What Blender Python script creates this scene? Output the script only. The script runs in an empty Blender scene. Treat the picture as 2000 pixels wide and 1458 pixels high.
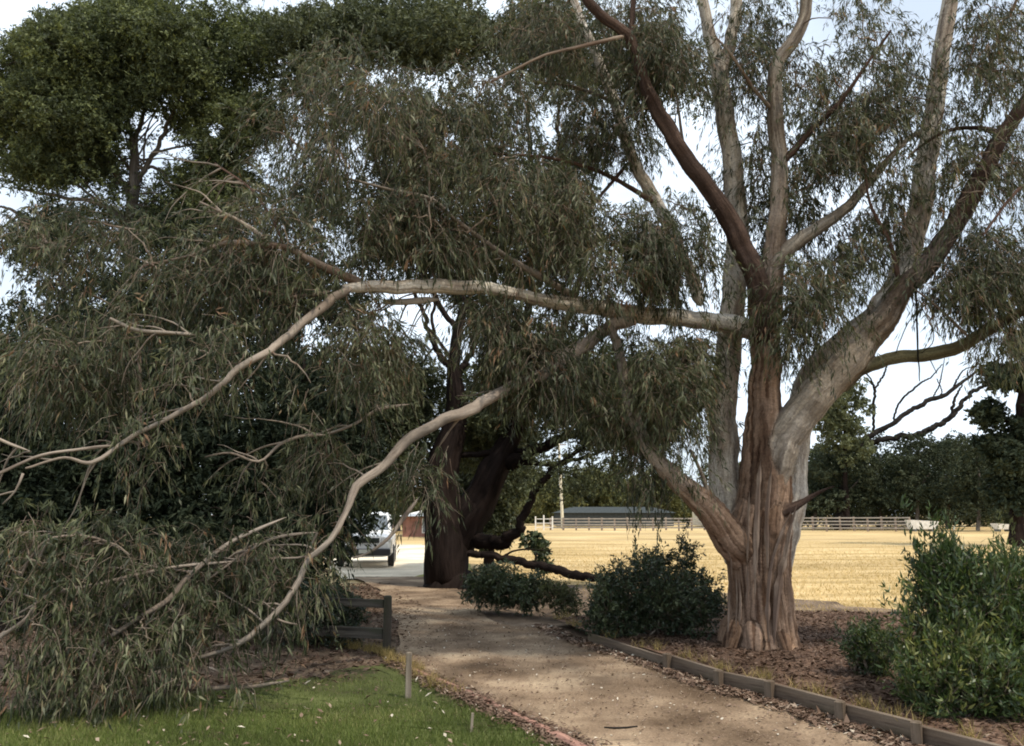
import bpy, math, random
import numpy as np
from mathutils import Vector
S = bpy.context.scene
# ------------------------------------------------------------------ camera, world, sun, exposure
F = 1600.0; HZ = 1005.0; CAMH = 1.7
PITCH = math.atan((HZ - 729.0) / F)
cd = bpy.data.cameras.new('camera'); cam = bpy.data.objects.new('camera', cd)
S.collection.objects.link(cam); S.camera = cam
cd.sensor_width = 36; cd.lens = F / 2000 * 36; cd.clip_start = .05; cd.clip_end = 4000
cam.location = (0, 0, CAMH); cam.rotation_euler = (math.pi / 2 + PITCH, 0, 0)
S.render.resolution_x = 1024; S.render.resolution_y = 746

SUN_EL, SUN_AZ = math.radians(58), math.radians(128)     # azimuth clockwise from +Y (camera looks +Y)
w = bpy.data.worlds.new('World'); S.world = w; w.use_nodes = True
nt = w.node_tree; nt.nodes.clear()
def N(nt, t, **k):
    n = nt.nodes.new(t)
    for a, b in k.items():
        if a.startswith('i_'): n.inputs[a[2:].replace('_', ' ')].default_value = b
        else: setattr(n, a, b)
    return n
sky = N(nt, 'ShaderNodeTexSky', sky_type='NISHITA', sun_disc=False, sun_elevation=SUN_EL, sun_rotation=SUN_AZ,
        air_density=1.0, dust_density=2.0, ozone_density=1.0)
tc = N(nt, 'ShaderNodeTexCoord'); mp = N(nt, 'ShaderNodeMapping'); mp.inputs['Scale'].default_value = (1, 1, 2.6)
ns = N(nt, 'ShaderNodeTexNoise'); ns.inputs['Scale'].default_value = 2.2; ns.inputs['Detail'].default_value = 7
rp = N(nt, 'ShaderNodeValToRGB'); rp.color_ramp.elements[0].position = .36; rp.color_ramp.elements[1].position = .62
rp.color_ramp.elements[0].color = (.5, .5, .5, 1)
mx = N(nt, 'ShaderNodeMixRGB'); mx.inputs['Color2'].default_value = (10.8, 12.2, 13.7, 1)
bg = N(nt, 'ShaderNodeBackground'); bg.inputs['Strength'].default_value = .1
wo = N(nt, 'ShaderNodeOutputWorld')
L = nt.links.new
L(tc.outputs['Generated'], mp.inputs[0]); L(mp.outputs[0], ns.inputs[0]); L(ns.outputs[0], rp.inputs[0])
L(rp.outputs[0], mx.inputs[0]); L(sky.outputs[0], mx.inputs[1]); L(mx.outputs[0], bg.inputs[0]); L(bg.outputs[0], wo.inputs[0])
sd = bpy.data.lights.new('sun', 'SUN'); sd.energy = 3.6; sd.angle = math.radians(1.5); sd.color = (1, .91, .77)
so = bpy.data.objects.new('sun', sd); S.collection.objects.link(so)
sv = Vector((math.sin(SUN_AZ) * math.cos(SUN_EL), math.cos(SUN_AZ) * math.cos(SUN_EL), math.sin(SUN_EL)))
so.rotation_euler = (-sv).to_track_quat('-Z', 'Y').to_euler(); so.location = sv * 60
vs = S.view_settings; vs.view_transform = 'Standard'; vs.look = 'None'; vs.gamma = 1; vs.exposure = 0.27
vs.use_curve_mapping = False
try: S.cycles.filter_width = 1.9
except Exception: pass

# ------------------------------------------------------------------ helpers
cp, sp_ = math.cos(PITCH), math.sin(PITCH)
def P(px, py, Y):
    a = (px - 1000) / F; b = (729 - py) / F
    d = np.array([a, cp - b * sp_, sp_ + b * cp]); d = d / d[1] * Y
    return d + np.array([0, 0, CAMH])
def G(px, py, z=0.0):
    a = (px - 1000) / F; b = (729 - py) / F
    d = np.array([a, cp - b * sp_, sp_ + b * cp]); t = (z - CAMH) / d[2]
    return d * t + np.array([0, 0, CAMH])
def project(p):
    p = np.atleast_2d(p) - np.array([0, 0, CAMH])
    f = p[:, 1] * cp + p[:, 2] * sp_; u = -p[:, 1] * sp_ + p[:, 2] * cp
    return 1000 + F * p[:, 0] / f, 729 - F * u / f
def W(px, Y): return px / F * Y

def mesh_obj(name, V, Fc, mat, parent=None, attrs=None, smooth=False):
    V = np.asarray(V, dtype=np.float32); me = bpy.data.meshes.new(name)
    if isinstance(Fc, np.ndarray):
        n, k = Fc.shape
        me.vertices.add(len(V)); me.vertices.foreach_set('co', V.ravel())
        me.loops.add(n * k); me.loops.foreach_set('vertex_index', Fc.astype(np.int32).ravel())
        me.polygons.add(n); me.polygons.foreach_set('loop_start', np.arange(0, n * k, k, dtype=np.int32))
        me.update(calc_edges=True)
    else:
        me.from_pydata([tuple(map(float, v)) for v in V], [], [tuple(map(int, f)) for f in Fc]); me.update()
    if attrs:
        for an, (ty, arr) in attrs.items():
            a = me.attributes.new(an, ty, 'POINT')
            a.data.foreach_set('vector' if ty == 'FLOAT_VECTOR' else 'value', np.asarray(arr, dtype=np.float32).ravel())
    if smooth: me.polygons.foreach_set('use_smooth', np.ones(len(me.polygons), dtype=bool))
    o = bpy.data.objects.new(name, me); S.collection.objects.link(o)
    if mat: me.materials.append(mat)
    if parent: o.parent = parent; o.matrix_parent_inverse.identity(); o.location = -np.array(parent.location)
    return o
def tag(o, label=None, cat=None, group=None, kind=None):
    if label: o['label'] = label
    if cat: o['category'] = cat
    if group: o['group'] = group
    if kind: o['kind'] = kind
    return o
def thing(name, loc, label, cat, group=None):
    o = bpy.data.objects.new(name, None); S.collection.objects.link(o); o.location = tuple(map(float, loc))
    o.empty_display_size = .2
    return tag(o, label, cat, group)

class MB:
    def __init__(s): s.v = []; s.f = []; s.b = []; s.n = 0
    def add(s, V, Fc, B=None):
        V = np.asarray(V, float); s.v.append(V); s.b.append(V * 1.0 if B is None else np.asarray(B, float))
        s.f.extend([tuple(int(i) + s.n for i in f) for f in Fc]); s.n += len(V)
    def box(s, c, size, rz=0, taper=1.0, bev=0.0, ax=None):
        x, y, z = [q / 2 for q in size]
        if bev > 0:
            b = bev; pts = []
            for zz, k in ((-z, b), (-z + b, 0), (z - b, 0), (z, b)):
                tp = taper if zz > 0 else 1
                X, Yy = (x - k) * tp, (y - k) * tp; c2 = b * .5
                pts += [(-X + c2, -Yy, zz), (X - c2, -Yy, zz), (X, -Yy + c2, zz), (X, Yy - c2, zz), (X - c2, Yy, zz), (-X + c2, Yy, zz), (-X, Yy - c2, zz), (-X, -Yy + c2, zz)]
            V = np.array(pts); Fc = [tuple(range(7, -1, -1)), tuple(range(24, 32))]
            for r in range(3):
                for i in range(8): j = (i + 1) % 8; Fc.append((r * 8 + i, r * 8 + j, r * 8 + 8 + j, r * 8 + 8 + i))
        else:
            V = np.array([(-x, -y, -z), (x, -y, -z), (x, y, -z), (-x, y, -z), (-x * taper, -y * taper, z), (x * taper, -y * taper, z), (x * taper, y * taper, z), (-x * taper, y * taper, z)])
            Fc = [(3, 2, 1, 0), (4, 5, 6, 7), (0, 1, 5, 4), (1, 2, 6, 5), (2, 3, 7, 6), (3, 0, 4, 7)]
        B = V.copy()
        ca, sa = math.cos(rz), math.sin(rz)
        if ax is not None:   # ax: 3x3 matrix
            V = V @ np.array(ax).T
        else:
            V = np.stack([V[:, 0] * ca - V[:, 1] * sa, V[:, 0] * sa + V[:, 1] * ca, V[:, 2]], 1)
        s.add(V + np.array(c), Fc, B + np.random.RandomState(s.n + 3).rand(3) * 9)
    def beam(s, a, b, w, h, bev=.006):
        a = np.array(a, float); b = np.array(b, float); d = b - a; Ln = np.linalg.norm(d); d /= Ln
        up = np.array([0, 0, 1.]) if abs(d[2]) < .95 else np.array([0, 1., 0])
        sx = np.cross(up, d); sx /= np.linalg.norm(sx); uz = np.cross(d, sx)
        M = np.stack([sx, uz, d], 1)
        s.box((a + b) / 2, (w, h, Ln), ax=M, bev=bev)
    def build(s, name, mat, parent=None, smooth=False):
        return mesh_obj(name, np.concatenate(s.v), s.f, mat, parent, {'bark': ('FLOAT_VECTOR', np.concatenate(s.b))}, smooth)

def catmull(P0, n):
    P0 = np.asarray(P0, float)
    if len(P0) == 2: t = np.linspace(0, 1, n)[:, None]; return P0[0] * (1 - t) + P0[1] * t
    A = np.vstack([2 * P0[0] - P0[1], P0, 2 * P0[-1] - P0[-2]]); m = len(P0) - 1
    T = np.linspace(0, m - 1e-6, n); i = T.astype(int); t = (T - i)[:, None]
    p0, p1, p2, p3 = A[i], A[i + 1], A[i + 2], A[i + 3]
    return .5 * ((2 * p1) + (-p0 + p2) * t + (2 * p0 - 5 * p1 + 4 * p2 - p3) * t ** 2 + (-p0 + 3 * p1 - 3 * p2 + p3) * t ** 3)
def tube(mb, pts, rad, sides=10, seg=None, rough=.06, seed=0, flute=0.0, wob=.0, nfl=7, cap=False):
    rs = np.random.RandomState(seed)
    pts = np.asarray(pts, float); rad = np.asarray(rad, float)
    ln = np.linalg.norm(np.diff(pts, axis=0), axis=1).sum()
    if seg is None: seg = max(4, min(90, int(ln / max(.06, rad.mean() * .7))))
    C = catmull(np.hstack([pts, rad[:, None]]), seg); R = np.maximum(C[:, 3], .0008); C = C[:, :3].copy()
    if cap and seg > 5: R[0] *= .08; R[1] *= .6; R[2] *= .88
    if wob > 0:
        k = rs.randn(seg, 3); k = (k + np.roll(k, 1, 0) + np.roll(k, 2, 0)) / 3
        C[1:-1] += (k * R[:, None] * wob)[1:-1]
    T = np.gradient(C, axis=0); T /= np.linalg.norm(T, axis=1)[:, None] + 1e-9
    u = np.cross(T[0], [0, 1., .13]); u /= np.linalg.norm(u)
    al = np.arange(sides) / sides * 2 * np.pi
    V = []; B = []; s = 0
    ph = rs.rand(6) * 6.28
    lump = rs.randn(seg, sides); lump = (lump + np.roll(lump, 1, 0) + np.roll(lump, 1, 1) + np.roll(lump, -1, 0)) / 3
    for i in range(seg):
        u = u - T[i] * np.dot(u, T[i]); u /= np.linalg.norm(u); v = np.cross(T[i], u)
        if i: s += np.linalg.norm(C[i] - C[i - 1])
        rr = R[i] * (1 + rough * lump[i])
        if flute: rr = rr * (1 + flute * (np.sin(al * nfl + ph[0] + s * .5) * .5 + .35 * np.sin(al * (nfl * 2 + 1) + ph[1] - s * .7) + .5 * np.sin(al * 3 + ph[2] + s * .3)))
        ring = C[i] + np.outer(np.cos(al) * rr, u) + np.outer(np.sin(al) * rr, v)
        V.append(ring); rb = max(R.mean(), .02)
        B.append(np.stack([np.cos(al) * rb + seed * 1.37, np.sin(al) * rb, np.full(sides, s)], 1))
    V.append(C[-1:] + T[-1] * R[-1] * .5); B.append(B[-1][:1])
    Fc = []
    for i in range(seg - 1):
        for j in range(sides):
            k = (j + 1) % sides; Fc.append((i * sides + j, i * sides + k, (i + 1) * sides + k, (i + 1) * sides + j))
    e = seg * sides
    if cap: Fc.append(tuple(range(sides - 1, -1, -1)))
    for j in range(sides): Fc.append(((seg - 1) * sides + j, (seg - 1) * sides + (j + 1) % sides, e))
    mb.add(np.concatenate(V), Fc, np.concatenate(B))
    return C, R

def many_tubes(A, Bp, sag, r0, r1, sides=3, seg=4, rs=None, wob=.04):
    """vectorised thin twigs A->B, returns verts, faces"""
    n = len(A); t = np.linspace(0, 1, seg)[None, :, None]
    C = A[:, None] * (1 - t) + Bp[:, None] * t
    ln = np.linalg.norm(Bp - A, axis=1)[:, None, None]
    C = C + sag[:, None, :] * (4 * t * (1 - t)) * ln
    if rs is not None: C[:, 1:-1] += rs.randn(n, seg - 2, 3) * wob * ln
    d = Bp - A; d /= np.linalg.norm(d, axis=1)[:, None] + 1e-9
    u = np.cross(d, np.array([.3, .9, .2])); u /= np.linalg.norm(u, axis=1)[:, None] + 1e-9; v = np.cross(d, u)
    al = np.arange(sides) / sides * 2 * np.pi
    R = (np.asarray(r0).reshape(-1, 1, 1, 1) * (1 - t[..., None]) + np.asarray(r1).reshape(-1, 1, 1, 1) * t[..., None])
    ring = (np.cos(al)[None, :, None] * u[:, None, :] + np.sin(al)[None, :, None] * v[:, None, :])[:, None]
    V = C[:, :, None, :] + ring * R
    idx = np.arange(n * seg * sides).reshape(n, seg, sides)
    a = idx[:, :-1]; b = idx[:, 1:]
    Fq = np.stack([a, np.roll(a, -1, 2), np.roll(b, -1, 2), b], -1).reshape(-1, 4)
    return V.reshape(-1, 3), Fq, C

DOWN = np.array([0, 0, -1.])
def unit(a): return a / (np.linalg.norm(a, axis=-1, keepdims=True) + 1e-9)
def leaf_batch(C, D, K, twig, Ln, Wd, droop, spread, rs, tint):
    n = len(C); t = rs.rand(n, K, 1)
    pos = C[:, None] + D[:, None] * twig * t + DOWN * twig * droop * t ** 2 + rs.randn(n, K, 3) * .015
    ld = unit(rs.randn(n, K, 3) * spread + rs.randn(n, 1, 3) * spread * .9 + DOWN * droop + D[:, None] * .45)
    ll = Ln * (.55 + .75 * rs.rand(n, K, 1)); side = unit(np.cross(ld, rs.randn(n, K, 3))); nb = np.cross(ld, side)
    wd = Wd * (.6 + .8 * rs.rand(n, K, 1))
    v0 = pos; mid = pos + ld * ll * .42 + nb * ll * .07 ; v2 = pos + ld * ll + DOWN * ll * .12 * droop
    V = np.stack([v0, mid + side * wd / 2, v2, mid - side * wd / 2], 2)
    T = np.clip(tint[:, None] + rs.randn(n, K) * .16, 0, 1)
    return V.reshape(-1, 3), np.repeat(T.reshape(-1), 4)
def blob_points(cs, rad, k, rs, shell=.5, squash=.8):
    n = len(cs); d = unit(rs.randn(n, k, 3)); r = (shell + (1 - shell) * rs.rand(n, k, 1)) ** .8
    off = d * r * np.asarray(rad).reshape(n, 1, 1) * np.array([1, 1, squash])
    return (cs[:, None] + off).reshape(-1, 3), d.reshape(-1, 3)

GAPS = [(290,235,40,34),(362,300,34,24),(150,368,42,14),(30,395,40,34),(10,540,45,50),(15,25,60,45),(510,12,40,22),(968,5,35,38),
 (850,175,45,16),(700,275,16,36),(1075,245,32,45),(880,275,30,20),(1205,375,60,42),(1305,235,45,55),(1345,330,40,60),(1610,85,50,40),(1680,170,30,20),
 (1650,385,60,36),(1950,420,60,36),(1800,665,105,55),(1820,775,105,60),(865,650,34,36),(782,632,16,16),(915,690,42,24),(1032,782,18,13),
 (1100,865,48,26),(1195,882,55,20),(672,490,30,28),(605,650,24,34),(520,330,24,22),(190,590,20,20),(310,490,18,14),(70,580,30,26),(420,250,22,20),
 (1880,180,26,30),(1730,290,22,20),(1600,500,28,24),(1690,560,30,26),(742,1060,46,58),(812,1050,22,60),(500,170,18,14),(230,445,18,14),(1460,250,18,26),(1010,130,20,16),(1340,60,18,30), (1560,760,20,40),(1635,895,30,20),(1430,770,10,40)]
def keep(c, k=1.0, gaps=GAPS):
    x, y = project(c); m = np.ones(len(x), bool)
    for gx, gy, rx, ry in gaps: m &= (((x - gx) / (rx * k)) ** 2 + ((y - gy) / (ry * k)) ** 2) > 1
    return m

# ------------------------------------------------------------------ materials
def mat(name):
    m = bpy.data.materials.new(name); m.use_nodes = True; t = m.node_tree; b = t.nodes['Principled BSDF']; return m, t, b
def ramp(t, stops):
    r = t.nodes.new('ShaderNodeValToRGB'); e = r.color_ramp.elements
    while len(e) > 1: e.remove(e[-1])
    e[0].position = stops[0][0]; e[0].color = (*stops[0][1], 1)
    for p, c in stops[1:]: q = e.new(p); q.color = (*c, 1)
    return r
def noise(t, vec, sc, det=4, scale3=None, rough=.55):
    if scale3:
        m = t.nodes.new('ShaderNodeMapping'); m.inputs['Scale'].default_value = scale3; t.links.new(vec, m.inputs[0]); vec = m.outputs[0]
    n = t.nodes.new('ShaderNodeTexNoise'); n.inputs['Scale'].default_value = sc; n.inputs['Detail'].default_value = det
    n.inputs['Roughness'].default_value = rough; t.links.new(vec, n.inputs[0]); return n.outputs[0]
def mixc(t, fac, a, b, mode='MIX'):
    m = t.nodes.new('ShaderNodeMixRGB'); m.blend_type = mode
    for i, s in ((0, fac), (1, a), (2, b)):
        if isinstance(s, (int, float)): m.inputs[i].default_value = s
        elif isinstance(s, tuple): m.inputs[i].default_value = (*s, 1)
        else: t.links.new(s, m.inputs[i])
    return m.outputs[0]
def bump(t, b, h, strength, dist):
    n = t.nodes.new('ShaderNodeBump'); n.inputs['Strength'].default_value = strength; n.inputs['Distance'].default_value = dist
    t.links.new(h, n.inputs['Height']); t.links.new(n.outputs[0], b.inputs['Normal'])
def bark_mat(name, base, streak, patch, pf=.5, fine=26, long=1.2, bd=.02, patchscale=1.6):
    m, t, b = mat(name); a = t.nodes.new('ShaderNodeAttribute'); a.attribute_name = 'bark'; v = a.outputs['Vector']
    n1 = noise(t, v, 1, 6, (fine, fine, long), .65); n2 = noise(t, v, 1, 4, (patchscale * 2.4, patchscale * 2.4, patchscale * .8))
    n3 = noise(t, v, 60, 3); n4 = noise(t, v, 1, 4, (fine * .35, fine * .35, long * .35), .6)
    r1 = ramp(t, [(.34, streak), (.5, base), (.66, tuple(min(1, c * 1.35) for c in base))]); t.links.new(n1, r1.inputs[0])
    r2 = ramp(t, [(pf - .05, (0, 0, 0)), (pf + .07, (1, 1, 1))]); t.links.new(n2, r2.inputs[0])
    r4 = ramp(t, [(.35, (.55, .5, .46)), (.55, (1, 1, 1))]); t.links.new(n4, r4.inputs[0])
    c = mixc(t, r2.outputs[0], r1.outputs[0], patch)
    c = mixc(t, .35, c, mixc(t, 1, c, n3, 'MULTIPLY')); c = mixc(t, .8, c, r4.outputs[0], 'MULTIPLY')
    t.links.new(c, b.inputs['Base Color']); b.inputs['Roughness'].default_value = .9; b.inputs['Specular IOR Level'].default_value = .05 if base[0] < .1 else .2
    ad = t.nodes.new('ShaderNodeMath'); ad.operation = 'ADD'; t.links.new(n1, ad.inputs[0]); t.links.new(n4, ad.inputs[1])
    bump(t, b, ad.outputs[0], .9, bd); return m
M = {}
M['gum_lower'] = bark_mat('stringy gum bark', (.29, .205, .15), (.055, .035, .027), (.13, .082, .062), .50, 15, .9, .05)
M['gum_pale'] = bark_mat('smooth pale gum bark', (.36, .32, .265), (.20, .175, .145), (.21, .155, .115), .60, 9, 1.2, .012)
M['gum_red'] = bark_mat('red brown gum bark', (.10, .06, .045), (.045, .028, .023), (.27, .16, .11), .62, 16, 1.5, .02)
M['gum_mix'] = bark_mat('half shed gum bark', (.24, .19, .15), (.10, .075, .06), (.14, .095, .07), .52, 14, 1.2, .02)
M['bough'] = bark_mat('tan bough bark', (.33, .275, .225), (.13, .10, .08), (.17, .145, .12), .55, 14, 2.0, .008)
M['mossy'] = bark_mat('mossy branch bark', (.11, .10, .055), (.05, .05, .035), (.16, .12, .06), .5, 16, 2, .02)
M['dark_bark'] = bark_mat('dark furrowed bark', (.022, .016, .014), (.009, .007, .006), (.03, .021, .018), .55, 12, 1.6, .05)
M['grey_bark'] = bark_mat('grey bark', (.16, .14, .12), (.08, .07, .06), (.12, .1, .08), .5, 12, 2, .03)
M['dead'] = bark_mat('dead wood', (.022, .02, .019), (.012, .011, .01), (.035, .03, .026), .5, 20, 3, .01)
M['strip'] = bark_mat('peeling bark strip', (.33, .25, .19), (.17, .12, .09), (.24, .17, .13), .5, 20, 1.2, .01)
M['timber'] = bark_mat('weathered timber', (.20, .155, .115), (.12, .085, .065), (.15, .12, .08), .55, 22, 1.6, .006)
M['post'] = bark_mat('dark weathered post', (.105, .095, .08), (.05, .045, .04), (.085, .09, .06), .55, 22, 1.6, .008)
M['stake'] = bark_mat('pale stake timber', (.36, .31, .24), (.22, .18, .14), (.28, .24, .18), .55, 26, 1.6, .004)
M['pink_edge'] = bark_mat('reddish timber edge', (.34, .19, .145), (.20, .11, .09), (.28, .2, .15), .6, 20, 1.6, .006)
M['twig'] = bark_mat('twigs', (.19, .14, .105), (.11, .08, .06), (.28, .23, .18), .5, 30, 8, .002)
M['dark_twig'] = bark_mat('dark twigs', (.05, .042, .036), (.025, .02, .018), (.07, .06, .05), .5, 30, 8, .002)

def trunk_mat():
    m, t, b = mat('gum bark'); a = t.nodes.new('ShaderNodeAttribute'); a.attribute_name = 'bark'; v = a.outputs['Vector']
    p = t.nodes.new('ShaderNodeAttribute'); p.attribute_name = 'pal'; pal = p.outputs['Vector']
    q = t.nodes.new('ShaderNodeAttribute'); q.attribute_name = 'ridge'
    n1 = noise(t, v, 1, 7, (34, 34, 1.1), .75); n2 = noise(t, v, 1, 5, (4, 4, .9), .6); n3 = noise(t, v, 45, 4); n4 = noise(t, v, 1, 4, (9, 9, .5), .6)
    c = mixc(t, 1, pal, ramp_of(t, n1, [(.32, (.42, .38, .36)), (.47, (.9, .88, .86)), (.55, (1.05, 1.05, 1.05)), (.68, (1.5, 1.48, 1.42))]), 'MULTIPLY')
    c = mixc(t, 1, c, ramp_of(t, n2, [(.40, (.58, .52, .47)), (.49, (.9, .88, .85)), (.60, (1.2, 1.2, 1.2))]), 'MULTIPLY')
    c = mixc(t, 1, c, ramp_of(t, n4, [(.34, (.5, .46, .44)), (.46, (1, 1, 1)), (.66, (1.15, 1.12, 1.05))]), 'MULTIPLY')
    c = mixc(t, .5, c, mixc(t, 1, c, ramp_of(t, n3, [(.3, (.5, .5, .5)), (.7, (1.5, 1.5, 1.5))]), 'MULTIPLY'))
    c = mixc(t, 1, c, ramp_of(t, q.outputs['Fac'], [(.0, (.42, .36, .32)), (.35, (1, 1, 1))]), 'MULTIPLY')
    t.links.new(c, b.inputs['Base Color']); b.inputs['Roughness'].default_value = .85; b.inputs['Specular IOR Level'].default_value = .2
    ad = t.nodes.new('ShaderNodeMath'); ad.operation = 'ADD'; t.links.new(n1, ad.inputs[0]); t.links.new(n4, ad.inputs[1]); bump(t, b, ad.outputs[0], 1, .025); return m
def leaf_mat(name, stops, trans=.3, gloss=.42, spec=.5):
    m, t, b = mat(name); a = t.nodes.new('ShaderNodeAttribute'); a.attribute_name = 'tint'
    r = ramp(t, stops); t.links.new(a.outputs['Fac'], r.inputs[0]); t.links.new(r.outputs[0], b.inputs['Base Color'])
    b.inputs['Roughness'].default_value = gloss; b.inputs['Specular IOR Level'].default_value = spec
    tr = t.nodes.new('ShaderNodeBsdfTranslucent'); h = mixc(t, .5, r.outputs[0], mixc(t, 1, r.outputs[0], (1.5, 1.5, .6), 'MULTIPLY')); t.links.new(h, tr.inputs[0])
    ms = t.nodes.new('ShaderNodeMixShader'); ms.inputs[0].default_value = trans
    t.links.new(b.outputs[0], ms.inputs[1]); t.links.new(tr.outputs[0], ms.inputs[2]); t.links.new(ms.outputs[0], t.nodes['Material Output'].inputs[0]); return m
M['gum_leaf'] = leaf_mat('grey green gum leaves', [(0, (.016, .021, .010)), (.42, (.048, .058, .026)), (.74, (.11, .12, .06)), (.92, (.24, .23, .14)), (1, (.22, .13, .075))], .25, .5, .3)
M['dome_leaf'] = leaf_mat('yellow green fine foliage', [(0, (.03, .038, .020)), (.5, (.078, .096, .042)), (1, (.18, .205, .08))], .25, .6, .25)
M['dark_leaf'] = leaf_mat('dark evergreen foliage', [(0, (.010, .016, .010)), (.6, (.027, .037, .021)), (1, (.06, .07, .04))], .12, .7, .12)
M['dull_leaf'] = leaf_mat('dull brown green foliage', [(0, (.024, .03, .017)), (.5, (.062, .075, .038)), (1, (.135, .15, .075))], .2, .6, .25)
M['olive_leaf'] = leaf_mat('olive foliage', [(0, (.04, .045, .022)), (.5, (.09, .10, .04)), (1, (.17, .17, .07))], .2, .6, .2)
M['shrub_leaf'] = leaf_mat('bright shrub leaves', [(0, (.012, .022, .009)), (.45, (.032, .056, .019)), (.8, (.08, .12, .035)), (1, (.21, .22, .08))], .3, .4)
M['bush_leaf'] = leaf_mat('dark bush leaves', [(0, (.015, .026, .012)), (.5, (.035, .055, .024)), (1, (.09, .11, .05))], .2, .45)
M['grass'] = leaf_mat('lawn grass blades', [(0, (.07, .092, .026)), (.6, (.14, .18, .045)), (1, (.32, .30, .13))], .35, .6, .2)
M['dry_grass'] = leaf_mat('dry grass blades', [(0, (.24, .19, .075)), (.5, (.48, .345, .155)), (1, (.64, .50, .27))], .2, .8, .1)
M['litter'] = leaf_mat('fallen leaf litter', [(0, (.07, .04, .028)), (.4, (.13, .085, .06)), (.75, (.22, .15, .11)), (.93, (.36, .28, .21)), (1, (.6, .54, .44))], .05, .8, .15)

def pos_vec(t):
    g = t.nodes.new('ShaderNodeNewGeometry'); return g.outputs['Position']
def ground_mat(name, dark, mid, light, sc, fine=30, bumpd=.02, scale3=None, speck=None, big=.35):
    m, t, b = mat(name); v = pos_vec(t)
    n1 = noise(t, v, sc, 6, scale3, .6); n2 = noise(t, v, fine, 4, None, .7); n3 = noise(t, v, big, 3, scale3)
    r = ramp(t, [(.34, dark), (.5, mid), (.66, light)]); t.links.new(n1, r.inputs[0])
    c = mixc(t, .55, r.outputs[0], mixc(t, 1, r.outputs[0], ramp_of(t, n2, [(.3, (.45, .45, .45)), (.7, (1.6, 1.55, 1.5))]), 'MULTIPLY'))
    c = mixc(t, .6, c, mixc(t, 1, c, ramp_of(t, n3, [(.35, (.62, .6, .58)), (.65, (1.25, 1.25, 1.25))]), 'MULTIPLY'))
    if speck: c = mixc(t, ramp_of(t, noise(t, v, 55, 2), [(.66, (0, 0, 0)), (.72, (1, 1, 1))]), c, speck)
    t.links.new(c, b.inputs['Base Color']); b.inputs['Roughness'].default_value = .95; b.inputs['Specular IOR Level'].default_value = .1
    bump(t, b, n2, .6, bumpd); return m
def ramp_of(t, s, st): r = ramp(t, st); t.links.new(s, r.inputs[0]); return r.outputs[0]
M['field'] = ground_mat('dry field', (.27, .20, .09), (.47, .345, .17), (.58, .455, .26), .5, 9, .04, (.30, 1.5, 1), None, .05)
M['path'] = ground_mat('dirt path', (.12, .083, .054), (.228, .165, .112), (.37, .285, .195), .9, 45, .012, None, (.40, .30, .22), .45)
M['mulch'] = ground_mat('bark mulch', (.075, .045, .032), (.14, .088, .062), (.21, .135, .095), 2.6, 60, .03, None, (.32, .22, .16))
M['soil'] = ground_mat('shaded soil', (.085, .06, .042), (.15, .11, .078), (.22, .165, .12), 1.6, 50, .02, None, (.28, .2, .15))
M['lawn'] = ground_mat('lawn soil', (.07, .06, .035), (.085, .10, .035), (.12, .14, .05), 1.4, 60, .02)
M['verge'] = ground_mat('green verge', (.16, .17, .05), (.25, .26, .08), (.33, .30, .12), 1, 30, .02)
M['drive'] = ground_mat('pale gravel', (.50, .44, .34), (.62, .55, .43), (.70, .63, .51), .6, 30, .005)
def plain(name, col, rough=.5, metal=0, spec=.5, var=.12, sc=4):
    m, t, b = mat(name); v = pos_vec(t); n = noise(t, v, sc, 4)
    c = mixc(t, 1, tuple(col), ramp_of(t, n, [(.3, (1 - var,) * 3), (.7, (1 + var * .4,) * 3)]), 'MULTIPLY')
    t.links.new(c, b.inputs['Base Color']); b.inputs['Roughness'].default_value = rough; b.inputs['Metallic'].default_value = metal
    b.inputs['Specular IOR Level'].default_value = spec; return m
M['car_white'] = plain('white car paint', (.78, .79, .80), .25); M['glass'] = plain('tinted glass', (.12, .14, .16), .08, 0, .8)
M['rubber'] = plain('black rubber', (.02, .02, .02), .8); M['black_trim'] = plain('black trim', (.03, .03, .032), .5)
M['chrome'] = plain('wheel metal', (.5, .5, .5), .3, .9); M['lamp'] = plain('headlight lens', (.7, .72, .74), .1, .2)
M['white_paint'] = plain('white paint', (.72, .70, .66), .6, 0, .3, .25); M['cream'] = plain('cream paint', (.62, .56, .42), .7, 0, .3, .2)
M['roof_grey'] = plain('grey roof sheet', (.14, .16, .175), .6, 0, .3, .3); M['shed_wall'] = plain('dull shed sheeting', (.06, .068, .07), 1, 0, 0, .3); M['brick'] = plain('red brick wall', (.27, .14, .11), .9, 0, .2, .35, 2)
M['fence_rail'] = plain('pale fence rail', (.30, .27, .235), .85, 0, .2, .3); M['fence_post'] = plain('fence post wood', (.26, .2, .16), .9, 0, .2, .3)
M['plate'] = plain('number plate', (.55, .55, .5), .5)

M['gum_trunk'] = trunk_mat()
# ------------------------------------------------------------------ ground
def hfun(x, y):
    return .018 * np.sin(x * .9 + 1) * np.cos(y * .7) + .01 * np.sin(x * 2.3 + y * 1.9)
def nonuni(a, b, n, p=2.4):
    t = np.linspace(-1, 1, n); s = np.sign(t) * np.abs(t) ** p
    return np.where(s < 0, -s * a, s * b)
gx = nonuni(-900, 900, 141, 3); gy = nonuni(-80, 2600, 221, 3) + 6
X, Y = np.meshgrid(gx, gy); d = np.hypot(X, Y - 6)
Z = -.035 + .15 * np.clip((d - 30) / 60, 0, 1) * np.sin(X * .05 + Y * .031) * np.clip(1 - (d - 200) / 400, 0, 1) + 0 * X
V = np.stack([X, Y, Z], -1).reshape(-1, 3); nx, ny = len(gx), len(gy)
ii = np.arange(nx * ny).reshape(ny, nx); Fq = np.stack([ii[:-1, :-1], ii[:-1, 1:], ii[1:, 1:], ii[1:, :-1]], -1).reshape(-1, 4)
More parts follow.
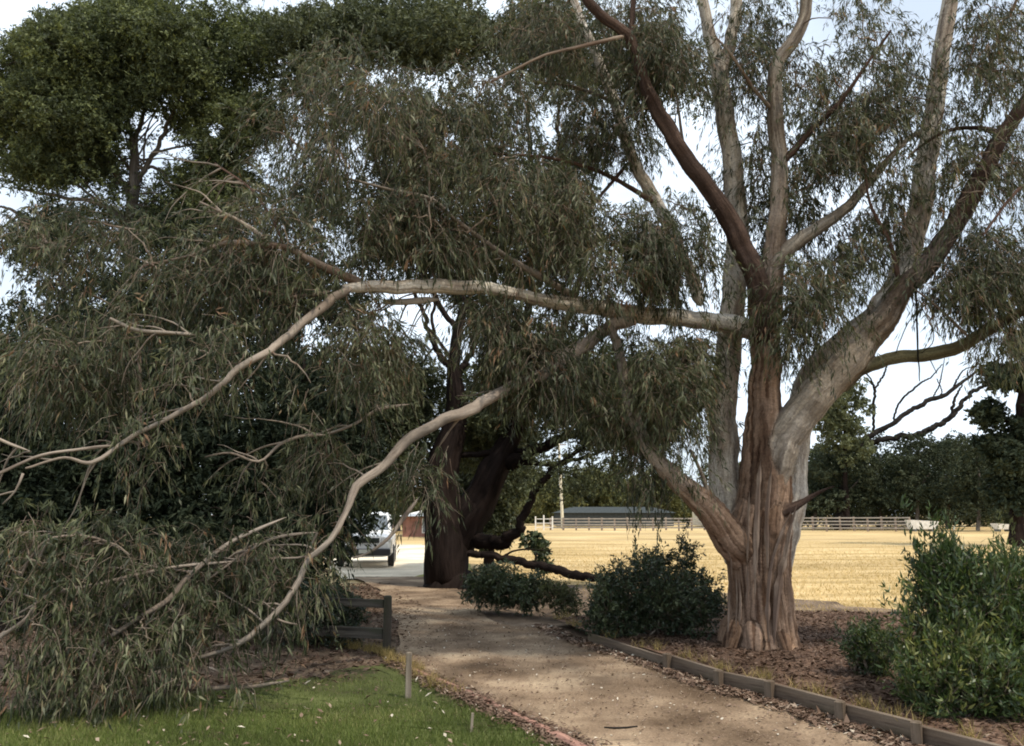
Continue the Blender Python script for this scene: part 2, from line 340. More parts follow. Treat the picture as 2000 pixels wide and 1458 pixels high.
tag(mesh_obj('field', V, Fq, M['field'], smooth=True), kind='structure')

def sheet(name, A, B, m, z0, nu=120, nv=40, amp=.05, seed=1, h=1.0):
    rs = np.random.RandomState(seed)
    A = catmull(np.array(A), nu); B = catmull(np.array(B), nu)
    def jag(E):
        k = rs.randn(nu, 2); k = k + np.roll(k, 1, 0) + .6 * np.roll(k, 2, 0); E = E.copy(); E[:, :2] += k * amp; return E
    A = jag(A); B = jag(B); t = np.linspace(0, 1, nv)[:, None, None]
    Q = A[None] * (1 - t) + B[None] * t; Q[..., 2] = z0 + h * hfun(Q[..., 0], Q[..., 1]) + rs.randn(nv, nu) * .002
    ii = np.arange(nu * nv).reshape(nv, nu); Fq = np.stack([ii[:-1, :-1], ii[:-1, 1:], ii[1:, 1:], ii[1:, :-1]], -1).reshape(-1, 4)
    return tag(mesh_obj(name, Q.reshape(-1, 3), Fq, m, smooth=True), kind='structure')
g = lambda px, py: G(px, py)[:3]
pathL = [g(690, 1128), g(735, 1152), g(768, 1200), g(775, 1285), g(815, 1322), g(905, 1362), g(970, 1395), g(1080, 1440), g(1150, 1480), np.array([.9, 4.6, 0]), np.array([1.4, 3.2, 0]), np.array([1.9, 1., 0])]
pathR = [g(860, 1128), g(895, 1152), g(960, 1212), g(1060, 1232), g(1150, 1258), g(1290, 1312), g(1420, 1352), g(1560, 1395), g(1700, 1445), np.array([4.0, 5.4, 0]), np.array([4.6, 4.0, 0]), np.array([5., 1., 0])]
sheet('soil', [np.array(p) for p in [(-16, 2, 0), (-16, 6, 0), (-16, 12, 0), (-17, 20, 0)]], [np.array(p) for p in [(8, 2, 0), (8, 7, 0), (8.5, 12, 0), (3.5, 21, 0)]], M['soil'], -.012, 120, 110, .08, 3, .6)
sheet('path', pathL, pathR, M['path'], .016, 150, 40, .022, 4, .45)
lawnA = [np.array((-14, 1.5, 0)), np.array((-14, 4, 0)), g(-300, 1400), g(0, 1390), g(250, 1372), g(450, 1345), g(620, 1318), g(740, 1300), g(800, 1318)]
lawnB = [np.array((1.4, 1.5, 0)), np.array((1.1, 3.2, 0)), np.array((.75, 4.5, 0)), g(1110, 1478), g(1040, 1440), g(960, 1405), g(900, 1378), g(850, 1350), g(810, 1325)]
sheet('lawn', lawnA, lawnB, M['lawn'], .008, 120, 60, .04, 5, .5)
# raised bed to the right of the boards
bedA = [G(1080, 1222), G(1150, 1252), G(1310, 1303), G(1410, 1338), G(1510, 1362), G(1648, 1405), G(1797, 1450), G(2010, 1512), np.array([6.2, 3.2, 0])]
bedB = [np.array(p) for p in [(1.8, 14.2, 0), (3.0, 14.6, 0), (4.5, 14.2, 0), (6.0, 14.0, 0), (7.3, 13.6, 0), (8.5, 12.5, 0), (9.5, 11, 0), (10, 9, 0), (10, 4, 0)]]
sheet('garden_bed', [p + np.array([.04, .045, 0]) for p in bedA], bedB, M['mulch'], .10, 140, 60, .01, 6, .5)
# driveway and verge beyond the far tree
sheet('driveway', [np.array(p) for p in [(-4.6, 22.5, 0), (-6.6, 30, 0), (-11, 48, 0), (-17, 70, 0)]], [np.array(p) for p in [(-2.5, 22.5, 0), (-2.6, 30, 0), (-4.6, 48, 0), (-5.5, 70, 0)]], M['drive'], -.005, 60, 20, .05, 7, .2)
sheet('verge', [np.array(p) for p in [(-2.55, 22.5, 0), (-2.65, 30, 0), (-4.0, 38, 0)]], [np.array(p) for p in [(-1.2, 22.5, 0), (-1.6, 30, 0), (-3.9, 38, 0)]], M['verge'], .004, 40, 16, .03, 8, .2)

# ---- inside-polygon scatter
def inpoly(x, y, poly):
    c = np.zeros(len(x), bool); n = len(poly)
    for i in range(n):
        x1, y1 = poly[i][:2]; x2, y2 = poly[(i + 1) % n][:2]
        m = ((y1 > y) != (y2 > y)) & (x < (x2 - x1) * (y - y1) / (y2 - y1 + 1e-12) + x1); c ^= m
    return c
def scatter(poly, n, rs, ymin=3.2, ymax=30):
    a = np.array([p[:2] for p in poly]); lo = a.min(0); hi = a.max(0); lo[1] = max(lo[1], ymin); hi[1] = min(hi[1], ymax)
    p = lo + rs.rand(n, 2) * (hi - lo); return p[inpoly(p[:, 0], p[:, 1], a)]
def blades(name, p, z, hgt, wd, m, rs, tint, lean=.4):
    n = len(p); b = np.column_stack([p, np.full(n, 1.) * z]); a = rs.rand(n) * 6.28
    s = np.column_stack([np.cos(a), np.sin(a), 0 * a]); l = rs.randn(n, 3) * lean; l[:, 2] = 1; H = hgt * (.5 + rs.rand(n, 1))
    w2 = wd * (.6 + .8 * rs.rand(n, 1)) / 2
    V = np.stack([b - s * w2, b + s * w2, b + l * H], 1).reshape(-1, 3)
    return mesh_obj(name, V, np.arange(3 * n).reshape(-1, 3), m, None, {'tint': ('FLOAT', np.repeat(np.clip(tint, 0, 1), 3))})
rs = np.random.RandomState(11)
lp = list(lawnA) + list(lawnB[::-1])
p = scatter(lp, 420000, rs, 4.6, 9); vis = np.abs(p[:, 0]) < p[:, 1] * .68 + .5; p = p[vis]
patch = np.sin(p[:, 0] * 1.7 + 2 * np.sin(p[:, 1] * 2.1)) * np.cos(p[:, 1] * 2.3 + p[:, 0])
# thinner towards the shaded back edge
pr = np.clip(1.15 - (p[:, 1] - 6.5) * .62 + .25 * patch, .12, 1); p2 = rs.rand(len(p)) < pr; p = p[p2]; patch = patch[p2]
z = .008 + .5 * hfun(p[:, 0], p[:, 1])
tag(blades('lawn_grass', p, z, .038, .006, M['grass'], rs, .42 + .26 * patch + rs.randn(len(p)) * .22), 'short green lawn grass in the lower left corner', 'grass', kind='stuff')
# dry grass, near part of the field as geometry
p = np.column_stack([rs.uniform(-1, 26, 90000), 13.5 + 40 * rs.rand(90000) ** 1.6]); p = p[(p[:, 0] < p[:, 1] * .66 + .5) & ((p[:, 0] > 1.5) | (p[:, 1] > 21))]
tag(blades('dry_grass', p, -.035 + 0 * p[:, 0], .07, .014, M['dry_grass'], rs, .5 + rs.randn(len(p)) * .16 + .22 * np.sin(p[:, 0] * .8 + 2 * np.sin(p[:, 1] * .35)) * np.sin(p[:, 1] * .6), .7), 'golden dry grass covering the open paddock', 'dry grass', kind='stuff')

def litter(name, pts, z, size, rs, tint, label, cat, thick=.25, curl=1.0, asp=.3):
    n = len(pts); c = np.column_stack([pts, z + .006 + .012 * rs.rand(n)]); a = rs.rand(n) * 6.28
    d = np.column_stack([np.cos(a), np.sin(a), rs.randn(n) * thick]); s = np.column_stack([-np.sin(a), np.cos(a), rs.randn(n) * thick])
    Ls = size * (.35 + 1.1 * rs.rand(n, 1) ** 2); w_ = Ls * asp * (.6 + .8 * rs.rand(n, 1))
    up = np.array([0, 0, 1.]) * Ls * .12 * curl * rs.rand(n, 1)
    V = np.stack([c - d * Ls / 2, c - s * w_ / 2 + up, c + d * Ls / 2, c + s * w_ / 2 + up], 1).reshape(-1, 3)
    o = mesh_obj(name, V, np.arange(4 * n).reshape(-1, 4), M['litter'], None, {'tint': ('FLOAT', np.repeat(np.clip(tint, 0, 1), 4))})
    return tag(o, label, cat, kind='stuff')
bp = [b + np.array([.1, .12, 0]) for b in bedA] + bedB[::-1]
p = scatter(bp, 90000, rs, 4, 14.5); p = p[p[:, 0] < p[:, 1] * .66 + .4]
litter('bark_mulch', p, .10 + .5 * hfun(p[:, 0], p[:, 1]), .075, rs, .3 + rs.randn(len(p)) * .2, 'brown bark mulch and shed leaves over the bed round the gum', 'bark mulch', .3)
pp = list(pathL) + list(pathR[::-1])
p = scatter(pp, 26000, rs, 4, 16); litter('gravel', p, .014 + .45 * hfun(p[:, 0], p[:, 1]), .022, rs, .62 + rs.randn(len(p)) * .25, 'fine gravel and grit on the dirt path', 'gravel', .3, 2.5, .8)
p = scatter(pp, 9000, rs, 4, 20); litter('path_litter', p, .016 + .45 * hfun(p[:, 0], p[:, 1]), .05, rs, .5 + rs.randn(len(p)) * .25, 'small leaves and bark flecks strewn along the dirt path', 'leaf litter', .15)
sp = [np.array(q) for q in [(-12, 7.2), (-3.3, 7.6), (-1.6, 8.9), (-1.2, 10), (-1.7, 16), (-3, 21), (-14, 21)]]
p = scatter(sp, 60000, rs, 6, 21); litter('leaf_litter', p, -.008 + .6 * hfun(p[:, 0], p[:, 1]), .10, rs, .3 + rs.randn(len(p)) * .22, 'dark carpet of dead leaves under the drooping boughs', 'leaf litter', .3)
wl = [g(640, 1255), g(700, 1268), g(755, 1282), g(790, 1300), g(820, 1330), g(900, 1365)]; q0 = catmull(np.array(wl), 120); kk = rs.randint(0, 30, 2600) * 4; p = q0[kk, :2] + rs.randn(2600, 2) * .035 + rs.randn(120, 2)[kk] * .05
tag(blades('weeds', p, .0 * p[:, 0], .09, .007, M['dry_grass'], rs, .1 + rs.randn(len(p)) * .2, .45), 'straggly dry weeds along the fence foot and the lawn edge', 'weeds', kind='stuff')
q0 = catmull(np.array(bedA[:8]), 160); kk = rs.randint(0, 32, 900) * 5; p = q0[kk, :2] + rs.randn(900, 2) * .04 + rs.randn(160, 2)[kk] * .09 + [.1, .12]
tag(blades('weeds', p, .1 + .0 * p[:, 0], .10, .007, M['dry_grass'], rs, .05 + rs.randn(len(p)) * .2, .5), 'thin dry weeds in the mulch behind the timber boards', 'weeds', kind='stuff')
# strip between the boards and the path
q0 = catmull(np.array([b for b in bedA[:8]]), 200); kk = rs.randint(0, 200, 9000); p = q0[kk, :2] + np.column_stack([-.05 - .28 * rs.rand(9000) ** 1.5, -.05 - .32 * rs.rand(9000) ** 1.5])
litter('edge_litter', p, .02 + .45 * hfun(p[:, 0], p[:, 1]), .08, rs, .5 + rs.randn(len(p)) * .24, 'dry leaves gathered along the foot of the timber boards', 'leaf litter', .3)
p = scatter(lp, 2600, rs, 4.8, 9); litter('lawn_leaves', p, .03 + .5 * hfun(p[:, 0], p[:, 1]), .06, rs, .72 + rs.randn(len(p)) * .25, 'scattered pale fallen leaves on the green lawn', 'leaf litter', .3)
q0 = catmull(np.array([b for b in pathL[3:9]]), 200); kk = rs.randint(0, 200, 5000); p = q0[kk, :2] + rs.randn(5000, 2) * .09
litter('kerb_litter', p, .02 + .45 * hfun(p[:, 0], p[:, 1]), .06, rs, .45 + rs.randn(len(p)) * .22, 'bark scraps along the reddish edge between lawn and path', 'leaf litter', .3)

# ------------------------------------------------------------------ tree machinery
def px_tube(mb, spec, seed=0, **k):
    pts = np.array([P(a, b, c) for a, b, c, d in spec]); rad = np.array([W(d, c) / 2 for a, b, c, d in spec])
    return tube(mb, pts, rad, seed=seed, **k)
def grow(root, anchors, clumps, radii, matname, seed, r0=.018, jit=.05, maxr=.03, name='twigs', thick_k=.012):
    """branchlets from the nearest wood to every clump centre"""
    rs = np.random.RandomState(seed); A = [anchors]; pool = anchors.copy()
    d0 = np.array([np.min(np.linalg.norm(pool - c, axis=1)) for c in clumps]); order = np.argsort(d0)
    st = []; en = []; rr = []
    for i in order:
        c = clumps[i]; dd = np.linalg.norm(pool - c, axis=1) + 1.2 * np.maximum(0, pool[:, 2] - c[2] - .8); j = np.argmin(dd)
        a = pool[j]; st.append(a); en.append(c); ln = np.linalg.norm(c - a); rr.append(min(maxr, .005 + thick_k * ln))
        t = np.linspace(.3, 1, 4)[:, None]; pool = np.vstack([pool, a * (1 - t) + c * t])
    st = np.array(st); en = np.array(en); rr = np.array(rr)
    sag = rs.randn(len(st), 3) * .05; sag[:, 2] += .06
    V, Fq, C = many_tubes(st, en, sag, rr, rr * .35, 5, 7, rs, .025)
    return V, Fq
def crown(root, clumps, radii, m, seed, sprays=12, K=12, twig=.22, Ln=.12, Wd=.02, droop=1.0, spread=.5, tint=.45, tv=.14, shell=.35, squash=.85, tw_r=.0028, extra=None, brown=0.0, name='foliage', stems=None, label=None, twm='twig', nmul=None, cut=None):
    rs = np.random.RandomState(seed); VV = []; TT = []; n = len(clumps)
    pc, pd = blob_points(clumps, radii, sprays, rs, shell, squash)
    if cut is not None: mk = cut(pc, rs); pc = pc[mk]; pd = pd[mk]
    D = unit(pd * .7 + rs.randn(len(pd), 3) * .5 + np.array([0, 0, -.12]) * droop)
    tn = np.clip(np.repeat(tint + rs.randn(n) * tv, sprays), 0, 1) if cut is None else np.clip(tint + rs.randn(len(pc)) * tv, 0, 1)
    tn = tn + .13 * np.sin(pc[:, 0] * 1.9 + 1) * np.sin(pc[:, 2] * 2.3 + pc[:, 1]) + .08 * np.sin(pc[:, 0] * 5.1 + pc[:, 2] * 4.3); tn = np.clip(tn, 0, .93); tn[rs.rand(len(tn)) < brown] = .97
    V, T = leaf_batch(pc, D, K, twig, Ln, Wd, droop, spread, rs, tn)
    if extra is not None: V = np.concatenate([V, extra[0]]); T = np.concatenate([T, extra[1]])
    o = mesh_obj(name, V, np.arange(len(V)).reshape(-1, 4), m, root, {'tint': ('FLOAT', T)})
    if label: o['label'] = label
    tv_, tf_ = [], []; off = 0
    if tw_r:
        Vt, Ft, C = many_tubes(pc - D * twig * .4, pc + D * twig + DOWN * twig * droop * .8, -np.tile(DOWN, (len(pc), 1)) * .12 * droop, np.full(len(pc), tw_r), np.full(len(pc), tw_r * .4), 3, 4, rs, .03)
        tv_.append(Vt); tf_.append(Ft); off = len(Vt)
    if stems is not None: tv_.append(stems[0]); tf_.append(stems[1] + off)
    if tv_:
        Vt = np.concatenate(tv_); tag(mesh_obj('twigs', Vt, np.concatenate(tf_), M[twm], root, {'bark': ('FLOAT_VECTOR', Vt)}), kind='stuff')
    return o
def region(px, py, rx, ry, Y, dY, n, rs, k=1.0, rot=0, useg=True):
    """n clump centres inside an ellipsoid of the tree's crown"""
    out = []
    while len(out) < n:
        d = rs.uniform(-1, 1, 3)
        if d @ d > 1: continue
        x, y = d[0] * rx, d[1] * ry; c, s = math.cos(rot), math.sin(rot)
        q = P(px + x * c - y * s, py + x * s + y * c, Y + d[2] * dY); out.append(q)
    out = np.array(out); out = out[out[:, 2] > .12]
    return out[keep(out, k)] if useg else out

# ------------------------------------------------------------------ the great gum tree
rs = np.random.RandomState(5)
base = P(1476, 1262, 10.6); base[2] = 0
gum = thing('gum_tree', base, 'huge gum tree with peeling bark and boughs sweeping left down to the lawn', 'tree')
TY = 10.6
mb = MB()
# bole: one broad fluted trunk from the ground to the forks
def gz(z, cx, w, dy=0): return np.array([W(cx - 1000, TY), TY + dy, z]), W(w, TY) / 2
prof = [(-.25, 1478, 190), (.0, 1474, 142), (.12, 1472, 126), (.35, 1471, 118), (.8, 1470, 112), (1.2, 1470, 116), (1.5, 1474, 122), (1.75, 1482, 108), (2.05, 1494, 92), (2.5, 1497, 80)]
pr_ = [gz(*q) for q in prof]
C0, R0 = tube(mb, [q[0] for q in pr_], [q[1] for q in pr_], sides=64, seg=80, rough=.035, seed=2, flute=.035, nfl=9, cap=True)
# root flare toes
for k, (a, l) in enumerate([(3.6, .5), (4.4, .45), (5.3, .5), (6.0, .4), (2.6, .4)]):
    q = base + np.array([math.cos(a) * .25, math.sin(a) * .25, .5]); e = base + np.array([math.cos(a) * (.34 + l * .3), math.sin(a) * (.34 + l * .3), -.06])
    tube(mb, [q, (q + e) / 2 + np.array([0, 0, -.03]), e], [.10, .12, .05], sides=12, seg=12, rough=.08, seed=30 + k, cap=True)
anch = []; corr = []
FUSE = []
PAL = {'gum_lower': ((.25, .172, .125), 1.), 'gum_pale': ((.46, .425, .375), .12), 'gum_red': ((.065, .042, .033), .5), 'gum_mix': ((.28, .25, .215), .4), 'gum_white': ((.60, .565, .51), .08), 'mossy': ((.10, .09, .05), .5)}
def stem(spec, m, seed, sides=20, rough=.05, wob=.12, flute=.04, label=None, m2=None, split=0):
    b = MB(); C, R = px_tube(b, spec, seed=seed, sides=sides, rough=rough, wob=wob, flute=flute, cap=True); anch.append(C); corr.append((C, R))
    n = sum(len(v) for v in b.v); c1 = np.array(PAL[m][0]); c2 = np.array(PAL[m2 or m][0]); t = np.clip(np.linspace(0, 1, n) * 3 - split, 0, 1)[:, None]
    FUSE.append((b, c2 * t + c1 * (1 - t), PAL[m][1] * (1 - t[:, 0]) + PAL[m2 or m][1] * t[:, 0]))
def limb(spec, m, seed, sides=16, rough=.05, wob=.12, nm='limb', flute=.03, anchor=True, label=None, lst=anch, root=gum):
    b = MB(); C, R = px_tube(b, spec, seed=seed, sides=sides, rough=rough, wob=wob, flute=flute, cap=True); corr.append((C, R)); o = b.build(nm, M[m], root, True)
    if label: o['label'] = label
    if anchor: lst.append(C)
    return C
# upright stems
stem([(1460,1120,10.8,60),(1440,1055,10.8,70),(1425,985,10.85,66),(1413,900,10.9,58),(1412,800,10.95,54),(1422,680,11,50),(1436,560,11.05,48),(1440,430,11.1,44),(1428,300,11.2,40),(1412,200,11.25,38),(1404,130,11.3,34),(1383,60,11.35,26),(1368,-30,11.4,22),(1360,-150,11.5,18)], 'gum_pale', 3, 20, label='pale grey stem rising behind the dark red limb')
stem([(1406,150,11.3,28),(1425,90,11.4,26),(1438,0,11.5,24),(1445,-120,11.6,18)], 'gum_pale', 4, 14)
stem([(1486,1080,10.65,80),(1490,1000,10.55,92),(1490,900,10.5,84),(1492,800,10.5,64),(1495,680,10.5,56),(1505,560,10.5,48),(1518,440,10.5,38),(1522,330,10.5,33),(1512,220,10.5,32),(1516,130,10.5,30),(1548,80,10.5,28),(1572,30,10.5,26),(1578,-60,10.5,22),(1590,-160,10.5,18)], 'gum_lower', 5, 24, flute=.07, m2='gum_mix', split=.8)
stem([(1492,680,10.35,44),(1478,560,10.3,46),(1445,470,10.2,44),(1395,385,10.1,38),(1340,310,10.05,34),(1300,245,10,32),(1270,190,10,28),(1245,120,9.95,24),(1225,70,9.9,24),(1180,35,9.9,22),(1140,-10,9.9,20),(1100,-100,9.9,14)], 'gum_red', 6, 16, label='dark red brown limb leaning up to the left')
stem([(1232,80,9.95,14),(1235,20,10,12),(1240,-60,10,10)], 'gum_red', 61, 10)
stem([(1490,1200,10.75,40),(1512,1110,10.8,62),(1530,1035,10.85,66),(1546,970,10.95,62),(1552,900,11.,54),(1560,820,11,56),(1600,730,11,66),(1660,660,11,52),(1720,600,11,30)], 'gum_pale', 7, 18)
stem([(1486,1090,10.7,45),(1494,1000,10.55,59.4),(1510,910,10.45,66.6),(1538,848,10.38,70.2),(1582,790,10.3,68.4),(1645,722,10.25,66.6),(1702,650,10.2,59.4),(1757,575,10.15,45),(1820,505,10.1,41.4),(1870,430,10.05,37.8),(1915,345,10,34.2),(1960,260,10,30.6),(2010,190,9.95,27),(2100,80,9.9,21.6)], 'gum_mix', 8, 20, m2='gum_red', split=1.1)
stem([(1715,640,10.3,70),(1755,560,10.5,56),(1785,460,10.7,48),(1805,350,10.8,44),(1820,240,10.9,40),(1838,120,11,36),(1855,0,11,32),(1866,-130,11.1,24)], 'gum_white', 9, 16, label='pale smooth stem at the upper right')
stem([(1500,530,10.4,34),(1550,478,10.5,30),(1610,438,10.6,27),(1660,400,10.7,22),(1715,335,10.8,17),(1770,275,10.9,12),(1830,240,11,8)], 'gum_mix', 10, 12)
stem([(1640,765,10.35,36),(1670,730,10.3,30),(1710,710,10.2,26),(1770,697,10.1,26),(1830,690,10,26),(1880,675,9.9,24),(1940,640,9.8,22),(2010,600,9.7,18),(2120,540,9.6,12)], 'mossy', 11, 12, label='mossy dark branch curving right against the sky')
stem([(1520,1005,10.35,34),(1560,985,10.3,16),(1600,962,10.3,7),(1630,950,10.3,4)], 'gum_red', 12, 10)
# low left limb
stem([(1475,1150,10.75,40),(1450,1085,10.5,70),(1412,1028,10.25,62),(1365,975,10.05,47),(1320,935,9.9,38),(1275,890,9.8,32),(1240,820,9.8,26),(1220,740,9.8,22),(1205,670,9.85,20),(1185,630,9.9,14)], 'gum_lower', 13, 16, m2='gum_mix', split=.8)
limb([(1385,975,10.0,12),(1372,930,10,8),(1350,880,10,5)], 'gum_mix', 131, 8)
# horizontal bough and its arms
stem([(1500,668,10.6,26.4),(1450,640,10.68,40.48),(1380,628,10.65,36.96),(1310,622,10.5,35.2),(1230,612,10.3,36.96),(1165,600,10.15,31.68),(1080,590,9.9,28.16),(1010,575,9.7,24.64),(940,562,9.5,28.16),(860,560,9.2,29.92),(780,560,8.95,28.16),(720,560,8.75,24.64),(670,565,8.6,17.6)], 'gum_white', 14, 16, label='long pale horizontal bough spanning the picture')
limb([(1250,625,10.3,21.672),(1200,635,10.1,27.4512),(1130,680,9.9,26.0064),(1060,725,9.6,24.5616),(990,760,9.4,23.1168),(920,795,9.1,23.1168),(850,830,8.9,21.672),(790,870,8.7,20.2272),(740,915,8.5,17.3376),(695,950,8.3,15.8928),(675,1000,8.15,11.5584),(650,1050,8.05,10.836),(600,1100,7.95,10.836),(575,1150,7.85,10.836),(535,1200,7.75,10.836),(470,1255,7.65,10.1136),(400,1282,7.55,7.9464),(340,1300,7.5,6.5016),(290,1325,7.45,5.7792),(240,1362,7.4,3.612)], 'bough', 15, 14, wob=.35, rough=.1, label='long tan bough arching down to the lawn')
limb([(860,585,9.25,14),(800,590,9.1,14),(750,590,9,10)], 'gum_pale', 151, 10)
limb([(690,560,8.65,20.64),(640,590,8.4,18.92),(590,635,8.2,17.2),(530,680,8,15.48),(470,720,7.8,13.76),(430,755,7.7,12.04),(370,795,7.6,10.32),(300,830,7.45,9.46),(230,870,7.35,8.6),(180,905,7.25,7.74),(120,895,7.2,5.16),(50,915,7.1,4.3)], 'bough', 16, 12, wob=.4, rough=.1)
limb([(230,870,7.35,7),(160,878,7.3,6),(80,890,7.2,6),(0,925,7.1,6),(-80,960,7,5)], 'bough', 17, 10)
limb([(60,882,7.2,6),(20,868,7.2,6),(-40,840,7.1,5)], 'bough', 171, 8)
limb([(45,925,7.1,5),(30,960,7.1,4),(5,985,7.1,3)], 'bough', 172, 8)
limb([(715,555,8.75,22),(660,535,8.6,18),(610,510,8.5,15),(560,485,8.4,13),(510,478,8.35,12),(440,475,8.3,10),(370,500,8.2,7),(280,520,8.1,5)], 'gum_mix', 18, 10)
limb([(530,478,8.35,9),(490,445,8.3,7),(440,418,8.3,6),(390,395,8.3,4)], 'bough', 19, 8)
limb([(650,570,8.6,12),(600,578,8.5,10),(560,580,8.4,8),(480,560,8.3,5)], 'gum_mix', 20, 8)
limb([(1150,600,10.1,16),(1090,560,9.9,14),(1010,515,9.6,12),(950,475,9.4,10),(890,430,9.2,9),(840,388,9,8),(760,370,8.9,6),(680,350,8.8,4)], 'bough', 21, 10)
stem([(1370,600,10.8,26),(1340,515,11,25),(1285,400,11.3,27),(1235,310,11.5,25),(1200,200,11.7,22),(1160,100,11.8,19),(1120,0,12,16),(1090,-80,12,12)], 'gum_pale', 22, 12)
limb([(640,850,8.6,8),(590,852,8.5,7),(545,870,8.4,6),(505,902,8.3,5),(450,885,8.2,4),(400,893,8.1,3)], 'bough', 23, 8)
limb([(800,790,8.8,8),(740,800,8.7,7),(690,830,8.6,6),(640,848,8.6,6)], 'bough', 24, 8)
limb([(400,655,8,7),(330,650,7.9,7),(265,645,7.9,8),(215,622,7.8,6)], 'bough', 25, 8)
limb([(560,1010,8.1,7),(450,1060,7.9,8),(370,1125,7.7,10),(330,1170,7.6,11),(260,1215,7.5,9),(200,1255,7.4,7),(182,1285,7.35,4)], 'bough', 26, 8)
limb([(480,1095,7.9,5),(330,1110,7.7,6),(200,1140,7.5,7),(90,1165,7.4,7),(50,1210,7.3,8),(0,1245,7.3,7),(-60,1280,7.2,5)], 'bough', 27, 8)
limb([(620,1040,8.1,6),(540,1050,8,6),(480,1080,7.9,5),(410,1130,7.8,4)], 'bough', 28, 8)
limb([(540,1210,7.8,6),(560,1217,7.8,4),(580,1220,7.9,3)], 'bough', 29, 6)
limb([(820,970,8.7,9),(790,1010,8.6,9),(760,1050,8.5,7),(720,1080,8.5,5),(690,1090,8.5,4)], 'bough', 31, 8)
limb([(250,1080,7.6,4),(180,1050,7.5,5),(100,1052,7.4,5),(60,1090,7.4,4),(40,1130,7.4,3)], 'bough', 32, 8)
limb([(262,620,9.6,8),(272,700,9.4,8),(275,800,9.2,6),(270,900,9,4)], 'gum_mix', 33, 8)
# upper limbs off the main stems, partly above the frame
for k, s in enumerate([[(1520,330,10.5,16),(1580,260,10.4,13),(1640,200,10.3,10),(1690,130,10.2,7),(1740,60,10.1,5)],
        [(1440,430,11.1,14),(1380,360,11.6,10),(1340,300,12,7),(1320,180,12.3,5)], [(1960,260,10,14),(1900,250,10.3,9),(1840,260,10.6,7),(1780,300,10.9,5)],
        [(1512,220,10.5,10),(1470,170,10.3,8),(1430,110,10.1,6),(1400,75,10,4)], [(1760,575,10.15,12),(1740,480,10,9),(1700,400,9.9,6),(1690,330,9.8,4)],
        [(1225,70,9.9,10),(1140,90,9.6,8),(1060,110,9.3,6),(960,160,9,5)], [(1285,400,11.3,12),(1180,340,11,9),(1080,310,10.6,7),(960,300,10.3,5)],
        [(1200,200,11.7,10),(1120,170,11.4,7),(1040,160,11,5)], [(1235,310,11.5,9),(1160,400,10.8,6),(1120,470,10.5,4)],
        [(840,388,9,5),(830,300,9,4),(780,220,9,3)], [(2010,190,9.95,16),(2060,300,9.6,10),(1980,380,9.4,7),(1920,460,9.2,4)],
        [(1900,666,9.85,8),(1830,600,9.8,5),(1780,560,9.8,3)], [(560,485,8.4,6),(500,380,8.6,5),(420,320,8.8,4)]]):
    limb(s, 'gum_mix' if k % 2 else 'gum_red', 70 + k, 8)
